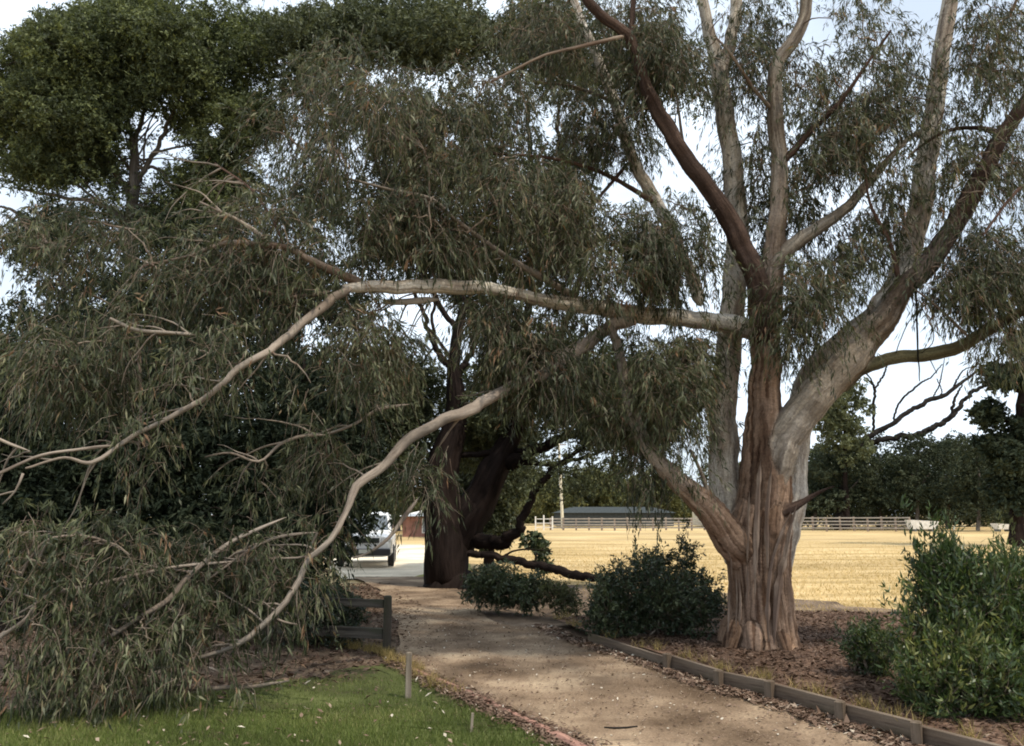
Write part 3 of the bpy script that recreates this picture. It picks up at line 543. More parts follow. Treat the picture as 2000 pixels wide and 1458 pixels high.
# fuse bole and stems into one skin, then roughen it along the grain
def fuse():
    from mathutils.bvhtree import BVHTree
    from mathutils import noise as mn
    FUSE.insert(0, (mb, np.tile(np.array(PAL['gum_lower'][0]), (sum(len(v) for v in mb.v), 1)), np.ones(sum(len(v) for v in mb.v))))
    Vs = []; Fs = []; Bs = []; Cs = []; Ws = []; off = 0
    for b, c, w_ in FUSE:
        v = np.concatenate(b.v); Vs.append(v); Bs.append(np.concatenate(b.b)); Cs.append(c); Ws.append(w_); Fs += [tuple(i + off for i in f) for f in b.f]; off += len(v)
    Vs = np.concatenate(Vs); Bs = np.concatenate(Bs); Cs = np.concatenate(Cs); Ws = np.concatenate(Ws)
    o = mesh_obj('tmp', Vs, Fs, None); m = o.modifiers.new('r', 'REMESH'); m.mode = 'VOXEL'; m.voxel_size = .0145
    m = o.modifiers.new('s', 'SMOOTH'); m.factor = .5; m.iterations = 6
    dg = bpy.context.evaluated_depsgraph_get(); e = o.evaluated_get(dg); me = bpy.data.meshes.new_from_object(e)
    n = len(me.vertices); V = np.empty(n * 3, np.float32); me.vertices.foreach_get('co', V); V = V.reshape(-1, 3)
    No = np.empty(n * 3, np.float32); me.vertex_normals.foreach_get('vector', No); No = No.reshape(-1, 3)
    E = np.empty(len(me.edges) * 2, np.int32); me.edges.foreach_get('vertices', E); E = E.reshape(-1, 2)
    bv = BVHTree.FromPolygons([Vector(v) for v in Vs], Fs); B = np.zeros((n, 3)); Cc = np.zeros((n, 3)); Wt = np.zeros(n)
    for i in range(n):
        loc, _, fi, _ = bv.find_nearest(Vector(V[i])); f = list(Fs[fi]); d = Vs[f] - np.array(loc); w_ = 1 / (np.einsum('ij,ij->i', d, d) + 1e-4); w_ /= w_.sum()
        B[i] = w_ @ Bs[f]; Cc[i] = w_ @ Cs[f]; Wt[i] = w_ @ Ws[f]
    deg = np.bincount(E.ravel(), minlength=n)[:, None] + 1.0
    Q = np.column_stack([Cc, Wt])
    for _ in range(10):
        a = Q.copy()
        for k in range(4): a[:, k] += np.bincount(E[:, 0], Q[E[:, 1], k], n) + np.bincount(E[:, 1], Q[E[:, 0], k], n)
        Q = a / deg
    h = np.array([abs(mn.noise(Vector((b[0] * 17, b[1] * 17, b[2] * .8)))) + .5 * mn.noise(Vector((b[0] * 38, b[1] * 38, b[2] * 1.8 + 7))) for b in B])
    V = V + No * ((h - .25) * (.006 + .026 * Q[:, 3]))[:, None]
    me.vertices.foreach_set('co', V.astype(np.float32).ravel())
    for nm, arr in (('bark', B), ('pal', Q[:, :3])):
        a = me.attributes.new(nm, 'FLOAT_VECTOR', 'POINT'); a.data.foreach_set('vector', arr.astype(np.float32).ravel())
    a = me.attributes.new('ridge', 'FLOAT', 'POINT'); a.data.foreach_set('value', (np.clip((h + .05) * 2.2, 0, 1) * Q[:, 3] + (1 - Q[:, 3])).astype(np.float32))
    me.polygons.foreach_set('use_smooth', np.ones(len(me.polygons), dtype=bool)); me.materials.clear(); me.materials.append(M['gum_trunk']); me.update()
    old = o.data; bpy.data.objects.remove(o); bpy.data.meshes.remove(old); me.name = 'trunk'
    t = bpy.data.objects.new('trunk', me); S.collection.objects.link(t); t.parent = gum; t.location = -np.array(gum.location)
fuse()
# peeled bark on the bole: strips and the torn shard at the right
def strip(pts, w0, w1, th, seed, nm='bark_strip'):
    b = MB(); pts = catmull(np.array(pts), 16); r = np.random.RandomState(seed); n = len(pts); V = []
    for i, q in enumerate(pts):
        t = i / (n - 1); ww = .72 * (w0 * (1 - t) + w1 * t) * (1 + .18 * r.randn()) * min(1, 4 * (1.02 - t), .15 + 4 * t); th_ = th * min(1, .2 + 4 * t, 4 * (1.05 - t))
        V += [q + np.array([-ww / 2, .01, 0]), q + np.array([0, -th_, 0]), q + np.array([ww / 2, .01, 0]), q + np.array([0, th_ * .6 + .01, 0])]
    Fc = [(0, 3, 2, 1), (4 * n - 4, 4 * n - 3, 4 * n - 2, 4 * n - 1)]
    for i in range(n - 1):
        for j in range(4): k = (j + 1) % 4; Fc.append((4 * i + j, 4 * i + k, 4 * i + 4 + k, 4 * i + 4 + j))
    V = np.array(V); B = V - V[0]; B[:, 2] = B[:, 2]
    b.add(V, Fc, B + seed); return b.build(nm, M['strip'], gum)
FY = 10.6 - .43
strip([P(1512,1262,FY+.02), P(1520,1150,FY), P(1535,1080,FY+.02), P(1547,1020,FY+.02), P(1558,982,FY-.02)], .17, .03, .035, 1)['label'] = 'torn jagged shard standing off the right side of the trunk'
strip([P(1502,1255,FY-.03), P(1500,1180,FY-.03), P(1508,1100,FY-.02), P(1530,1035,FY), P(1545,1000,FY)], .10, .03, .03, 2)
strip([P(1475,1130,FY-.04), P(1478,1040,FY-.04), P(1482,950,FY-.04), P(1486,900,FY-.0)], .13, .06, .03, 3)
strip([P(1500,1110,FY-.04), P(1498,1020,FY-.04), P(1502,960,FY-.03), P(1508,905,FY)], .10, .05, .025, 4)
strip([P(1430,1130,FY), P(1428,1095,FY-.02), P(1420,1075,FY-.02), P(1415,1068,FY)], .025, .015, .012, 5)
strip([P(1460,1100,FY-.03), P(1462,1020,FY-.03), P(1464,960,FY-.02)], .06, .03, .02, 6)
for k in range(5):
    x = 1425 + 12 * k + rs.uniform(-5, 5); y = rs.uniform(1140, 1250); l = rs.uniform(60, 150)
    rel = (x - 1475) / 70; yy = TY - W(66, TY) * math.sqrt(max(.05, 1 - rel * rel)) - .015
    strip([P(x, y, yy), P(x + 2, y - l / 2, yy - .01), P(x + rs.uniform(-3, 4), y - l, yy)], rs.uniform(.03, .08), .015, .018, 20 + k)
b = MB(); bl = P(1536, 1130, TY + .1); tube(b, [bl + [-.1, 0, 0.03], bl + [0, 0, .04], bl + [.05, 0, 0]], [.10, .085, .02], 14, 10, .12, 3); b.build('burl', M['dark_bark'], gum, True)
# crown regions: px, py, rx, ry, depth, depth spread, clumps
A = np.concatenate(anch)
REG = [(700,230,190,130,9.3,1.1,95),(930,330,190,190,9.8,1.2,105),(1150,480,200,130,10.0,1.1,95),(760,460,200,90,9.2,.9,70),(560,430,160,130,8.8,.9,60),
 (1110,80,130,80,10.8,1.0,34),(1290,110,90,120,10.4,.8,44),(1180,260,110,90,11,1,46),(1330,480,70,100,10.2,.6,34),
 (420,560,210,90,8.4,.8,80),(190,520,190,110,8.4,.8,70),(110,690,160,90,8.2,.7,50),(330,690,160,70,8,.7,40),(180,850,170,50,7.5,.4,48),(120,430,110,60,8.6,.6,20),
 (700,680,110,90,8.9,.6,50),(990,660,130,60,9.6,.6,40),(1230,760,150,95,9.9,.6,80),(1290,880,80,60,9.9,.4,24),(1050,720,90,50,9.6,.4,24),(1340,680,70,60,10.4,.5,22),
 (560,750,150,50,8.3,.6,26),(620,890,130,70,8.5,.6,44),(820,900,42,70,8.8,.3,16),(470,970,150,60,8.2,.6,34),
 (430,1120,190,60,7.9,.5,48),(160,1080,190,50,7.6,.5,44),(120,1230,180,70,7.4,.5,52),(330,1240,130,70,7.5,.4,46),(500,1130,60,50,7.8,.3,14),
 (240,1312,200,26,7.4,.2,46),(80,1305,120,36,7.4,.25,26),(330,1170,150,60,7.7,.4,30),(600,1030,60,50,8.2,.3,10),
 (1640,110,120,110,10.6,1.2,34),(1740,240,140,110,10.6,1.2,46),(1640,320,110,60,10.4,1,30),(1930,110,100,110,10.2,1,34),(1930,330,100,90,9.9,.9,36),(1900,520,120,80,9.8,.8,36),
 (1640,500,110,60,10.8,.7,20),(1730,440,70,70,10.2,.7,20),(1940,590,80,60,9.7,.5,16),(1470,120,70,140,10.9,.9,28),(1470,330,60,90,11.2,.6,16),(1560,600,80,80,9.95,.4,44),(1560,430,60,70,11.2,.5,10),
 (1370,700,40,60,10.6,.3,8),(1390,850,22,80,10.9,.3,6)]
def DEN(x, y):
    if x < 720 and 740 < y < 1000: return .14
    if y > 1000: return .48
    if x < 560 and y > 380: return .55
    if y > 950: return .5
    if x > 1350 and y < 640: return 2.6
    if x > 1000 and y < 640: return 1.9
    return .8 if x < 720 else 1.15
cl = np.concatenate([region(a, b, c, d, e, f, int(n * DEN(a, b)), rs) for a, b, c, d, e, f, n in REG])
# crown above the frame: shades the lower limbs, path and trunk
top = []
for _ in range(240):
    a = rs.rand() * 6.28; r = math.sqrt(rs.rand()) * 5.6; z = 9.3 + rs.rand() * 3.6 - (r / 5.6) ** 2 * 1.2
    q = np.array([2.6 + math.cos(a) * r * 1.15, 9.6 + math.sin(a) * r, z]); top.append(q)
top = np.array(top); x, y = project(top); top = top[y < -60]
def lumps(q, k=1.0, thr=-.22):   # foliage gathers in masses about a metre across
    v = np.sin(q[:, 0] * 2.9 * k + 1.3) * np.sin(q[:, 2] * 3.7 * k + 2 * np.sin(q[:, 0] * 1.1)) + .6 * np.sin(q[:, 0] * 5.3 * k + q[:, 1] * 3.1) * np.cos(q[:, 2] * 5.9 * k + 1) + .4 * np.sin(q[:, 1] * 4.7)
    return v > thr
cx_, cy_ = project(cl); loose = (cx_ > 1350) & (cy_ < 640); airy = (cy_ < 380) & ~loose; cl = cl[lumps(cl) | (loose & (rs.rand(len(cl)) < .7)) | (airy & (rs.rand(len(cl)) < .5))]
cx_, cy_ = project(cl); loose = (cx_ > 1350) & (cy_ < 640); airy = (cy_ < 380) & ~loose
allc = np.concatenate([cl, top]); rad = np.concatenate([rs.uniform(.22, .44, len(cl)) * np.where(loose, 1.6, np.where(airy, 1.35, 1.)), rs.uniform(.5, .8, len(top))])
st = grow(gum, A[::3], allc, rad, 'twig', 3, maxr=.035, thick_k=.017)
# pale arching twigs among the leaves
AR = []; axp, ayp = project(A); AL = A[(axp < 640) & (ayp > 1000)]; AM = A[(axp < 1000) & (ayp < 960) & (ayp > 200)]
for k in range(150):
    if k < 60: q = AL[rs.randint(len(AL))]; L_ = rs.uniform(60, 190); an_ = rs.uniform(-.6, 1.1)
    else: q = AM[rs.randint(len(AM))]; L_ = rs.uniform(60, 190); an_ = rs.uniform(-.7, 1.)
    x, y = (float(v[0]) for v in project(q)); Yd = q[1]
    pts = []; a_ = an_
    for j in range(6): pts.append((x, y, Yd + .02 * j, max(1.2, (5.2 if k < 60 else 4.6) * (1 - j / 6.5)))); x -= math.cos(a_) * L_ / 5; y += math.sin(a_) * L_ / 5 + rs.uniform(-5, 5); a_ += rs.uniform(-.1, .32)
    if P(*pts[-1][:3])[2] < .04: continue
    AR.append(pts)
ab = MB()
for k, pts in enumerate(AR): px_tube(ab, pts, seed=1000 + k, sides=5, rough=.03, wob=.5)
tag(ab.build('branchlets', M['bough'], gum, True), kind='stuff')
MASK = np.zeros((400, 560), np.float32)          # leaves do not grow right in front of the bare boughs
for C, R in corr:
    t = np.linspace(0, len(C) - 1, len(C) * 6); i = t.astype(int); i2 = np.minimum(i + 1, len(C) - 1); fr = (t - i)[:, None]
    Q = C[i] * (1 - fr) + C[i2] * fr; x, y = project(Q); rr = R[i] * F / Q[:, 1]
    for xx, yy, r_, dd in zip(x, y, rr, Q[:, 1]):
        k = max(1, int(r_ / 4 + 1)); a, b_ = int(xx / 4) + 30, int(yy / 4) + 20
        if 4 < a < 550 and 4 < b_ < 390: MASK[max(0, b_ - k):b_ + k + 1, max(0, a - k):a + k + 1] = np.maximum(MASK[max(0, b_ - k):b_ + k + 1, max(0, a - k):a + k + 1], dd)
def hole(pc, r):
    hx, hy = project(pc); thin = (hx > 1330) & (hy < 660) & (hy > -60) & (r.rand(len(pc)) < .45)
    q = pc + DOWN * .12; m = keep(q, 1.05) | (r.rand(len(pc)) < .07); hit = np.zeros(len(pc), bool)
    for dz in (0, .12, .24):
        x, y = project(pc + DOWN * dz); a = np.clip((x / 4).astype(int) + 30, 0, 559); b_ = np.clip((y / 4).astype(int) + 20, 0, 399); hit |= MASK[b_, a] > pc[:, 1] - .05
    return m & ~thin & (~hit | (r.rand(len(pc)) < np.where(project(pc)[1] > 980, .14, .27)))
crown(gum, allc, rad, M['gum_leaf'], 6, sprays=20, K=12, twig=.25, Ln=.105, Wd=.016, droop=1.0, spread=.32, tint=.46, tv=.12, brown=.035, squash=1.15, tw_r=.0032, stems=st, cut=hole)

# ------------------------------------------------------------------ generic tree behind
def tree(name, label, cat, group, base, trunk, limbs, regs, lm, bm, seed, sprays=20, K=10, Ln=.1, Wd=.04, twig=.3, crad=(.6, 1.), droop=.2, spread=1.0, tint=.5, sides=14, useg=True, tw=.0, flute=.08, squash=.75, shell=.6, tv=.14, twm='dark_twig', wob=.15, holes=True, trk=.02):
    rs = np.random.RandomState(seed); bs = np.array([base[0], base[1], 0.]); root = thing(name, bs, label, cat, group); an = []
    b = MB()
    for i, s in enumerate(trunk):
        C, R = px_tube(b, s, seed=seed + i, sides=sides, rough=.06, wob=wob, flute=flute, cap=i > 0); an.append(C)
    b.build('trunk', M[bm], root, True)
    for i, s in enumerate(limbs):
        b = MB(); C, R = px_tube(b, s, seed=seed + 20 + i, sides=8, rough=.08, wob=.5); an.append(C); b.build('branch', M[bm], root, True)
    cl = [region(a, b_, c, d, e, f, n, rs, 1.0, 0, useg) for a, b_, c, d, e, f, n in regs]; cl = [c for c in cl if len(c)]
    if cl:
        cl = np.concatenate(cl); rad = rs.uniform(*crad, len(cl)); st = grow(root, np.concatenate(an)[::2], cl, rad, 'twig', seed, maxr=.06, thick_k=trk)
        cut = (lambda pc, r: keep(pc, .9) | (r.rand(len(pc)) < .05)) if (useg and holes) else None
        crown(root, cl, rad, lm, seed + 1, sprays=sprays, K=K, twig=twig, Ln=Ln, Wd=Wd, droop=droop, spread=spread, tint=tint, tv=tv, shell=shell, squash=squash, tw_r=tw, stems=st, twm=twm, cut=cut)
    return root
# far-side dark tree by the path, twin stems
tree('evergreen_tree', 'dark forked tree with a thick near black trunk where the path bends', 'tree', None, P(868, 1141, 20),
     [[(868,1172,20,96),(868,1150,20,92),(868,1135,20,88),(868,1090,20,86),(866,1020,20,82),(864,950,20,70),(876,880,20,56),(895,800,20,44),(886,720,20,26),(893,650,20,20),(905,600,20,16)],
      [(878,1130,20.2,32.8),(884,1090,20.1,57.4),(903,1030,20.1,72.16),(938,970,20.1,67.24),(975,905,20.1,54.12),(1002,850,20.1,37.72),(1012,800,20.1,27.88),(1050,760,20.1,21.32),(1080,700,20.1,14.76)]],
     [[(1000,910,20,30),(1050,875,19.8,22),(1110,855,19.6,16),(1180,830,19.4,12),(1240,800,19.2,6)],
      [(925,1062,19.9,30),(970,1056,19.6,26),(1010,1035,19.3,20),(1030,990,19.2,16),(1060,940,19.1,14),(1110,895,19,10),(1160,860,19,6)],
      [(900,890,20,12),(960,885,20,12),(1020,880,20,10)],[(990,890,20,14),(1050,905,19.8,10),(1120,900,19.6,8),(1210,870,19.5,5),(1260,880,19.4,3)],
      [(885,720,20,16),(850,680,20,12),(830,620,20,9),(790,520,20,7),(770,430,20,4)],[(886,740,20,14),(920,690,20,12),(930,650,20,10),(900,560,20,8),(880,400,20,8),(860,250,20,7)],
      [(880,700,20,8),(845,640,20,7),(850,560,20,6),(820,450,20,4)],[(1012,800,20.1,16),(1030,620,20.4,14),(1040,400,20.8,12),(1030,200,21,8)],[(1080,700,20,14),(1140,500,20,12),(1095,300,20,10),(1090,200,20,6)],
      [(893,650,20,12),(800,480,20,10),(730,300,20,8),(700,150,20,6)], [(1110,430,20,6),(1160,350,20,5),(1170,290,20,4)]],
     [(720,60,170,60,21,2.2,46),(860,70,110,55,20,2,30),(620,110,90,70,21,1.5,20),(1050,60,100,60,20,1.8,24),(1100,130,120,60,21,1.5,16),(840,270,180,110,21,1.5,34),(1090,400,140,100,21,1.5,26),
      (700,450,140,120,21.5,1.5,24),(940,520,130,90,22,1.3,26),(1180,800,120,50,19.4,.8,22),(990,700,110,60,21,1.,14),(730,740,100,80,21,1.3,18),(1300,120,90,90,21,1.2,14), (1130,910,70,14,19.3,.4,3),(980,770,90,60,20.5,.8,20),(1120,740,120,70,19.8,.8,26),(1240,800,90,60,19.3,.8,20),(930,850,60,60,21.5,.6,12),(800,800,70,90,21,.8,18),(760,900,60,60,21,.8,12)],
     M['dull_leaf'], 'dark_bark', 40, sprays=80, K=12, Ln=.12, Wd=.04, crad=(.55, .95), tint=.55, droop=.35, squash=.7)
# rounded yellow-green tree top left
rw = np.random.RandomState(77); WB = []
for k in range(34):
    y0 = rw.uniform(250, 470); a_ = rw.uniform(-1.25, 1.25) ; sg = 1 if rw.rand() < .5 else -1; x = 262.; y = y0; w0 = rw.uniform(3, 6); p_ = []
    L_ = rw.uniform(40, 130)
    for j in range(6): p_.append((x, y, 21 + rw.uniform(-.1, .1), w0 * (1 - j / 7))); x += sg * math.cos(a_) * L_ / 5; y -= math.sin(abs(a_)) * L_ / 5 * (1 if a_ > -.3 else -.4) + rw.uniform(-4, 4); a_ += rw.uniform(-.35, .35)
    WB.append(p_)
tree('wattle_tree', 'tall tree with rounded yellow green crown filling the upper left corner', 'tree', None, P(262, 1100, 21),
     [[(262,1120,21,40),(264,1000,21,34),(266,800,21,30),(262,600,21,26),(258,440,21,24),(262,360,21,20),(262,280,21,16)]],
     [[(262,400,21,12),(220,330,21,10),(170,290,21,8),(110,250,21,5)],[(262,360,21,12),(300,300,21,10),(330,240,21,8),(360,160,21,6)],[(262,300,21,10),(250,240,21,8),(230,180,21,6)],
      [(262,330,21,8),(310,330,21,7),(340,370,21,5),(380,330,21,3)],[(255,440,21,12),(200,400,20.8,9),(120,385,20.6,7),(40,370,20.5,5)],[(200,400,20.8,6),(130,350,20.7,5),(70,350,20.6,3)],
      [(200,400,20.8,5),(170,360,20.7,4),(150,340,20.7,3)],[(300,300,21,6),(340,290,21,5),(400,280,21,3)],[(262,340,21,8),(230,300,21,6),(215,250,21,5)],[(264,600,21,12),(150,520,20.6,9),(40,420,20.4,7),(-20,400,20.4,4)],
      [(40,420,20.4,6),(10,440,20.4,4),(-30,470,20.3,3)],[(262,280,21,10),(290,180,21,8),(280,90,21,6)], [(280,320,21,5),(285,260,21,4),(310,210,21,3)], [(262,380,21,5),(310,380,21,4),(330,420,21,3)]] + WB,
     [(130,330,110,40,21,1.2,18),(420,380,100,60,21.5,1.4,26),(300,430,120,50,21.5,1.4,24),(110,450,60,26,21.5,1.,7),(180,230,90,60,20.8,1.4,22),(330,150,80,60,21,1.6,26),(440,230,90,60,21.5,1.5,24),(420,310,60,40,21.5,1.2,10),(200,170,90,60,21,1.5,20),(110,180,110,110,20.5,1.8,52),(120,90,80,50,20.5,1.8,26),(330,60,90,60,21,2,34),(220,90,110,70,21.5,2,34),(440,90,90,80,22,1.8,34),(470,200,90,60,22,1.5,20),(80,290,90,50,21,1.4,20),(170,300,60,30,21,1,6),(400,330,50,30,21,1,6),(0,200,60,100,21,1.5,16),(250,40,90,40,21,1.5,16),(520,70,60,40,23,1.2,8)],
     M['dome_leaf'], 'grey_bark', 80, sprays=80, K=12, Ln=.11, Wd=.04, crad=(.35, .85), tint=.48, droop=.25, squash=.75, tv=.18)
# dark mass of evergreens in deep shade on the left
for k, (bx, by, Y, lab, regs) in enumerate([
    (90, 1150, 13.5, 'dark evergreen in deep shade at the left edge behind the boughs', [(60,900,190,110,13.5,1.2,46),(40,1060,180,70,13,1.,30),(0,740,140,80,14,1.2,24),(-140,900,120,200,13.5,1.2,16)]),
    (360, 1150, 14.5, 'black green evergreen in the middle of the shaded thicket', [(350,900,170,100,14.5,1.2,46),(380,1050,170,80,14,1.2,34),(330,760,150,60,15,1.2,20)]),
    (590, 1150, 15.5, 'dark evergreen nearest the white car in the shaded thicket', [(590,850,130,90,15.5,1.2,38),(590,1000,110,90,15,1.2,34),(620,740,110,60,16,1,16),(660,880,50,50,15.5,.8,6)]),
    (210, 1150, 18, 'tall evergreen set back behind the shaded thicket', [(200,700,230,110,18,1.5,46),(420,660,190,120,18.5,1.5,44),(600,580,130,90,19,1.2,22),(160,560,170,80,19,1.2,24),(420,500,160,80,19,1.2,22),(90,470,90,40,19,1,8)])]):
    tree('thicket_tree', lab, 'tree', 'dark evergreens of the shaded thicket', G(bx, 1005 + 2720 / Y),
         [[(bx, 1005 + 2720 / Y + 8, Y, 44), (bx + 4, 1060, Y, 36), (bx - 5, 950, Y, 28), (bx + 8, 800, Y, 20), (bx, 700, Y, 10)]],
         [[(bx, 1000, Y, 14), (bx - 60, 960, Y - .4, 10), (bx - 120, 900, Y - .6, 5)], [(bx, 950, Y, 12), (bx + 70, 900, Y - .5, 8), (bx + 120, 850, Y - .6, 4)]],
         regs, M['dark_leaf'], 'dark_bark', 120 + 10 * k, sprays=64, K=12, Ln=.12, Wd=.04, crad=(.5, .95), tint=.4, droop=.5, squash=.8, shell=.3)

# ------------------------------------------------------------------ bushes
def bush(name, label, cat, group, base, regs, lm, seed, crad=(.14, .26), sprays=16, K=16, twig=.14, Ln=.05, Wd=.014, droop=-.5, spread=.7, tint=.5, stems=10, tv=.24, shell=.2, tw=.002, squash=1., spikes=0):
    rs = np.random.RandomState(seed); bs = np.array([base[0], base[1], base[2]]); root = thing(name, bs, label, cat, group)
    cl = np.concatenate([region(a, b_, c, d, e, f, n, rs, 1, 0, False) for a, b_, c, d, e, f, n in regs])
    an = bs + rs.randn(stems, 3) * np.array([.1, .1, 0]); top = cl[rs.choice(len(cl), stems)]; b = MB(); A = []
    for i in range(stems):
        mid = (an[i] + top[i]) / 2 + np.array([(top[i] - an[i])[0] * .2, 0, -.02]); C, R = tube(b, [an[i], mid, top[i]], [.018, .012, .006], 6, 12, .05, seed + i, wob=.5); A.append(C)
    b.build('stems', M['twig'], root, True)
    st = grow(root, np.concatenate(A), cl, None, '', seed, maxr=.012, thick_k=.008)
    rad = rs.uniform(*crad, len(cl))
    ex = None
    if spikes:   # upright leafy shoots
        oo = np.argsort(-cl[:, 2])[:spikes * 2]; tp = cl[rs.choice(oo, spikes)] + rs.randn(spikes, 3) * .1
        d = unit(np.column_stack([rs.randn(spikes) * .35, rs.randn(spikes) * .3, np.ones(spikes)]))
        ex = leaf_batch(tp, d, 46, .28, Ln, Wd, -.9, .45, rs, np.full(spikes, tint))
    crown(root, cl, rad, lm, seed + 2, brown=.03, sprays=sprays, K=K, twig=twig, Ln=Ln, Wd=Wd, droop=droop, spread=spread, tint=tint, tv=tv, shell=shell, squash=squash, tw_r=tw, stems=st, extra=ex)
    return root
bush('shrub', 'large bright green rosemary like shrub beyond the boards at right', 'shrub', None, G(1850, 1400, .1),
     [(1875,1250,88,120,7.5,.5,70),(1940,1330,105,80,7.2,.45,60),(1850,1340,70,50,7.2,.35,28),(1850,1135,45,40,7.7,.25,14),(1990,1230,90,110,7.4,.5,50),(1950,1400,90,30,7,.3,24),(2050,1330,60,100,7.2,.4,20)],
     M['shrub_leaf'], 200, (.14, .24), 17, 16, .15, .068, .018, -.7, .6, .56, 14, .16, .2, spikes=34)
bush('shrub', 'low pale green shrub between the gum trunk and the large bright shrub', 'shrub', None, G(1690, 1312, .1),
     [(1690,1265,42,40,8.8,.25,22),(1730,1280,30,30,8.6,.2,8)], M['shrub_leaf'], 230, (.11, .18), 14, 18, .1, .05, .013, -.5, .7, .45, 8)
bush('shrub', 'yellowish shrub at the right edge behind the large bright shrub', 'shrub', None, G(1990, 1230, .1),
     [(1985,1170,50,60,9.5,.35,26),(2050,1190,50,60,9.5,.35,14)], M['olive_leaf'], 240, (.16, .26), 14, 18, .14, .06, .014, -.5, .6, .55, 8, spikes=10)
bush('bush', 'big dark rounded bush left of the gum trunk', 'bush', None, G(1280, 1238, .1),
     [(1270,1172,118,62,11.6,.5,66),(1350,1190,60,50,11.3,.4,26),(1265,1110,50,24,11.8,.3,12),(1200,1190,55,45,11.4,.3,22),(1335,1090,8,14,11.6,.1,3)], M['bush_leaf'], 250, (.15, .26), 16, 16, .14, .06, .02, -.3, .8, .45, 12, spikes=5)
bush('bush', 'dark green low bush beside the far tree trunk', 'bush', None, G(980, 1188),
     [(965,1145,50,36,14.6,.4,30),(1020,1155,38,28,14.5,.35,18)], M['bush_leaf'], 270, (.14, .24), 16, 16, .14, .08, .022, .2, .8, .55, 8)
bush('bush', 'small sparse bush between the two dark bushes', 'bush', None, G(1095, 1192),
     [(1090,1165,38,22,14,.3,14),(1120,1180,24,14,13.8,.25,6)], M['olive_leaf'], 280, (.12, .2), 12, 12, .13, .07, .02, 0, .8, .2, 6)
bush('bush', 'dark bush crouching behind the timber fence at left', 'bush', None, G(620, 1248),
     [(620,1195,75,45,11.2,.5,40),(560,1180,60,45,11.6,.5,20)], M['bush_leaf'], 290, (.16, .28), 16, 16, .15, .07, .02, .3, .8, .3, 8)
bush('sapling', 'little upright sapling with round leaves near the fallen log', 'sapling', None, G(1050, 1145),
     [(1055,1068,14,14,18.6,.2,5),(1045,1055,24,6,18.6,.2,4),(1062,1095,10,18,18.6,.15,4)], M['bush_leaf'], 300, (.10, .16), 8, 8, .12, .12, .08, .2, .8, .7, 4)

# ------------------------------------------------------------------ fallen log, branches
def simple(name, label, cat, specs, m, seed, ground=True):
    b0 = P(*specs[0][0][:3]); root = thing(name, (b0[0], b0[1], max(0, b0[2])), label, cat)
    for i, s in enumerate(specs):
        b = MB(); px_tube(b, s, seed=seed + i, sides=10 if i == 0 else 6, rough=.1, wob=.35); b.build('log' if i == 0 else 'branch_stub', M[m], root, True)
    return root
simple('fallen_log', 'dark fallen log lying across behind the low bushes', 'log', [[(915,1082,18.6,13),(985,1090,18.2,15),(1060,1106,17.5,16),(1130,1124,16.6,16),(1210,1140,15.8,14)], [(980,1088,18.2,5),(1005,1076,18.1,4),(1040,1074,18,3),(1080,1078,18,2)],[(1046,1100,17.6,3),(1048,1080,17.6,3)]], 'dark_bark', 310)
simple('fallen_stick', 'thin dark stick lying on the pale foot of the path', 'stick', [[(1180,1421,6.56,3),(1210,1423,6.53,4),(1245,1419,6.55,3)]], 'dead', 330)
simple('fallen_branch', 'fallen dead branch lying at the back of the lawn', 'branch', [[(330,1342,7.9,8),(430,1345,7.95,8),(520,1338,8.0,6),(565,1330,8.05,3)],[(450,1343,7.9,4),(480,1335,7.95,3),(500,1328,8,2)]], 'twig', 340)

# ------------------------------------------------------------------ timber edging and fence
ed = [G(1150, 1256), G(1310, 1310), G(1410, 1345), G(1510, 1369), G(1648, 1412), G(1797, 1458), G(2010, 1524), np.array([5.9, 3.1, 0])]
edge = thing('timber_edging', ed[3], 'weathered brown timber boards edging the garden bed on the right of the path', 'garden edging')
for i in range(len(ed) - 1):
    b = MB(); a, c = ed[i], ed[i + 1]; d = unit(c - a); z0 = .085 if i else .045
    b.beam(a + d * .01 + [0, 0, z0 - .004 * i], c - d * .01 + [0, 0, z0 + .002], .045, .17, .008); b.build('board', M['timber'], edge)
for i in range(1, len(ed) - 1):
    b = MB(); b.box(ed[i] + np.array([-.045, -.06, .075 + .006 * (i % 2)]), (.075, .075, .22), rz=.5 + .1 * i, bev=.008); b.build('post', M['timber'], edge)
le = [G(790, 1306), G(850, 1333), G(905, 1356), G(965, 1385), G(1030, 1416), G(1080, 1440), G(1150, 1478)]
e2 = thing('timber_edging', le[3], 'low reddish worn timber strip between the lawn and the path', 'garden edging')
for i in range(len(le) - 1):
    b = MB(); a, c = le[i], le[i + 1]; d = unit(c - a); b.beam(a + d * .008 + [0, 0, .012 + .004 * (i % 2)], c - d * .008 + [0, 0, .014], .06 + .02 * (i % 3), .06, .012); b.build('board', M['pink_edge'], e2)
fp = G(755, 1278); fence = thing('timber_fence', fp, 'low dark timber fence with two rails ending at a post by the path', 'fence')
fl = G(520, 1262); fl2 = G(250, 1240); 
for k, q in enumerate([fp, fl, fl2]):
    b = MB(); b.box(q + np.array([0, 0, .33]), (.10, .11, .74), rz=.2, taper=.94, bev=.014); b.build('post', M['post'], fence)
for k, (zz, hh) in enumerate([(.60, .10), (.24, .13)]):
    for a, c in ((fp, fl), (fl, fl2)):
        b = MB(); d = unit(c - a); b.beam(a + d * .05 + [0, .0, zz], c - d * .05 + [0, 0, zz - .01], .045, hh, .008); b.build('rail', M['post'], fence)
sb = G(797, 1366)
b = MB(); b.box(sb + np.array([0, 0, .19]), (.058, .045, .46), rz=.15, taper=.9, bev=.006); tag(b.build('stake', M['stake']), 'pale timber stake standing in the lawn edge near the fence post', 'stake')
sb = G(920, 1432)
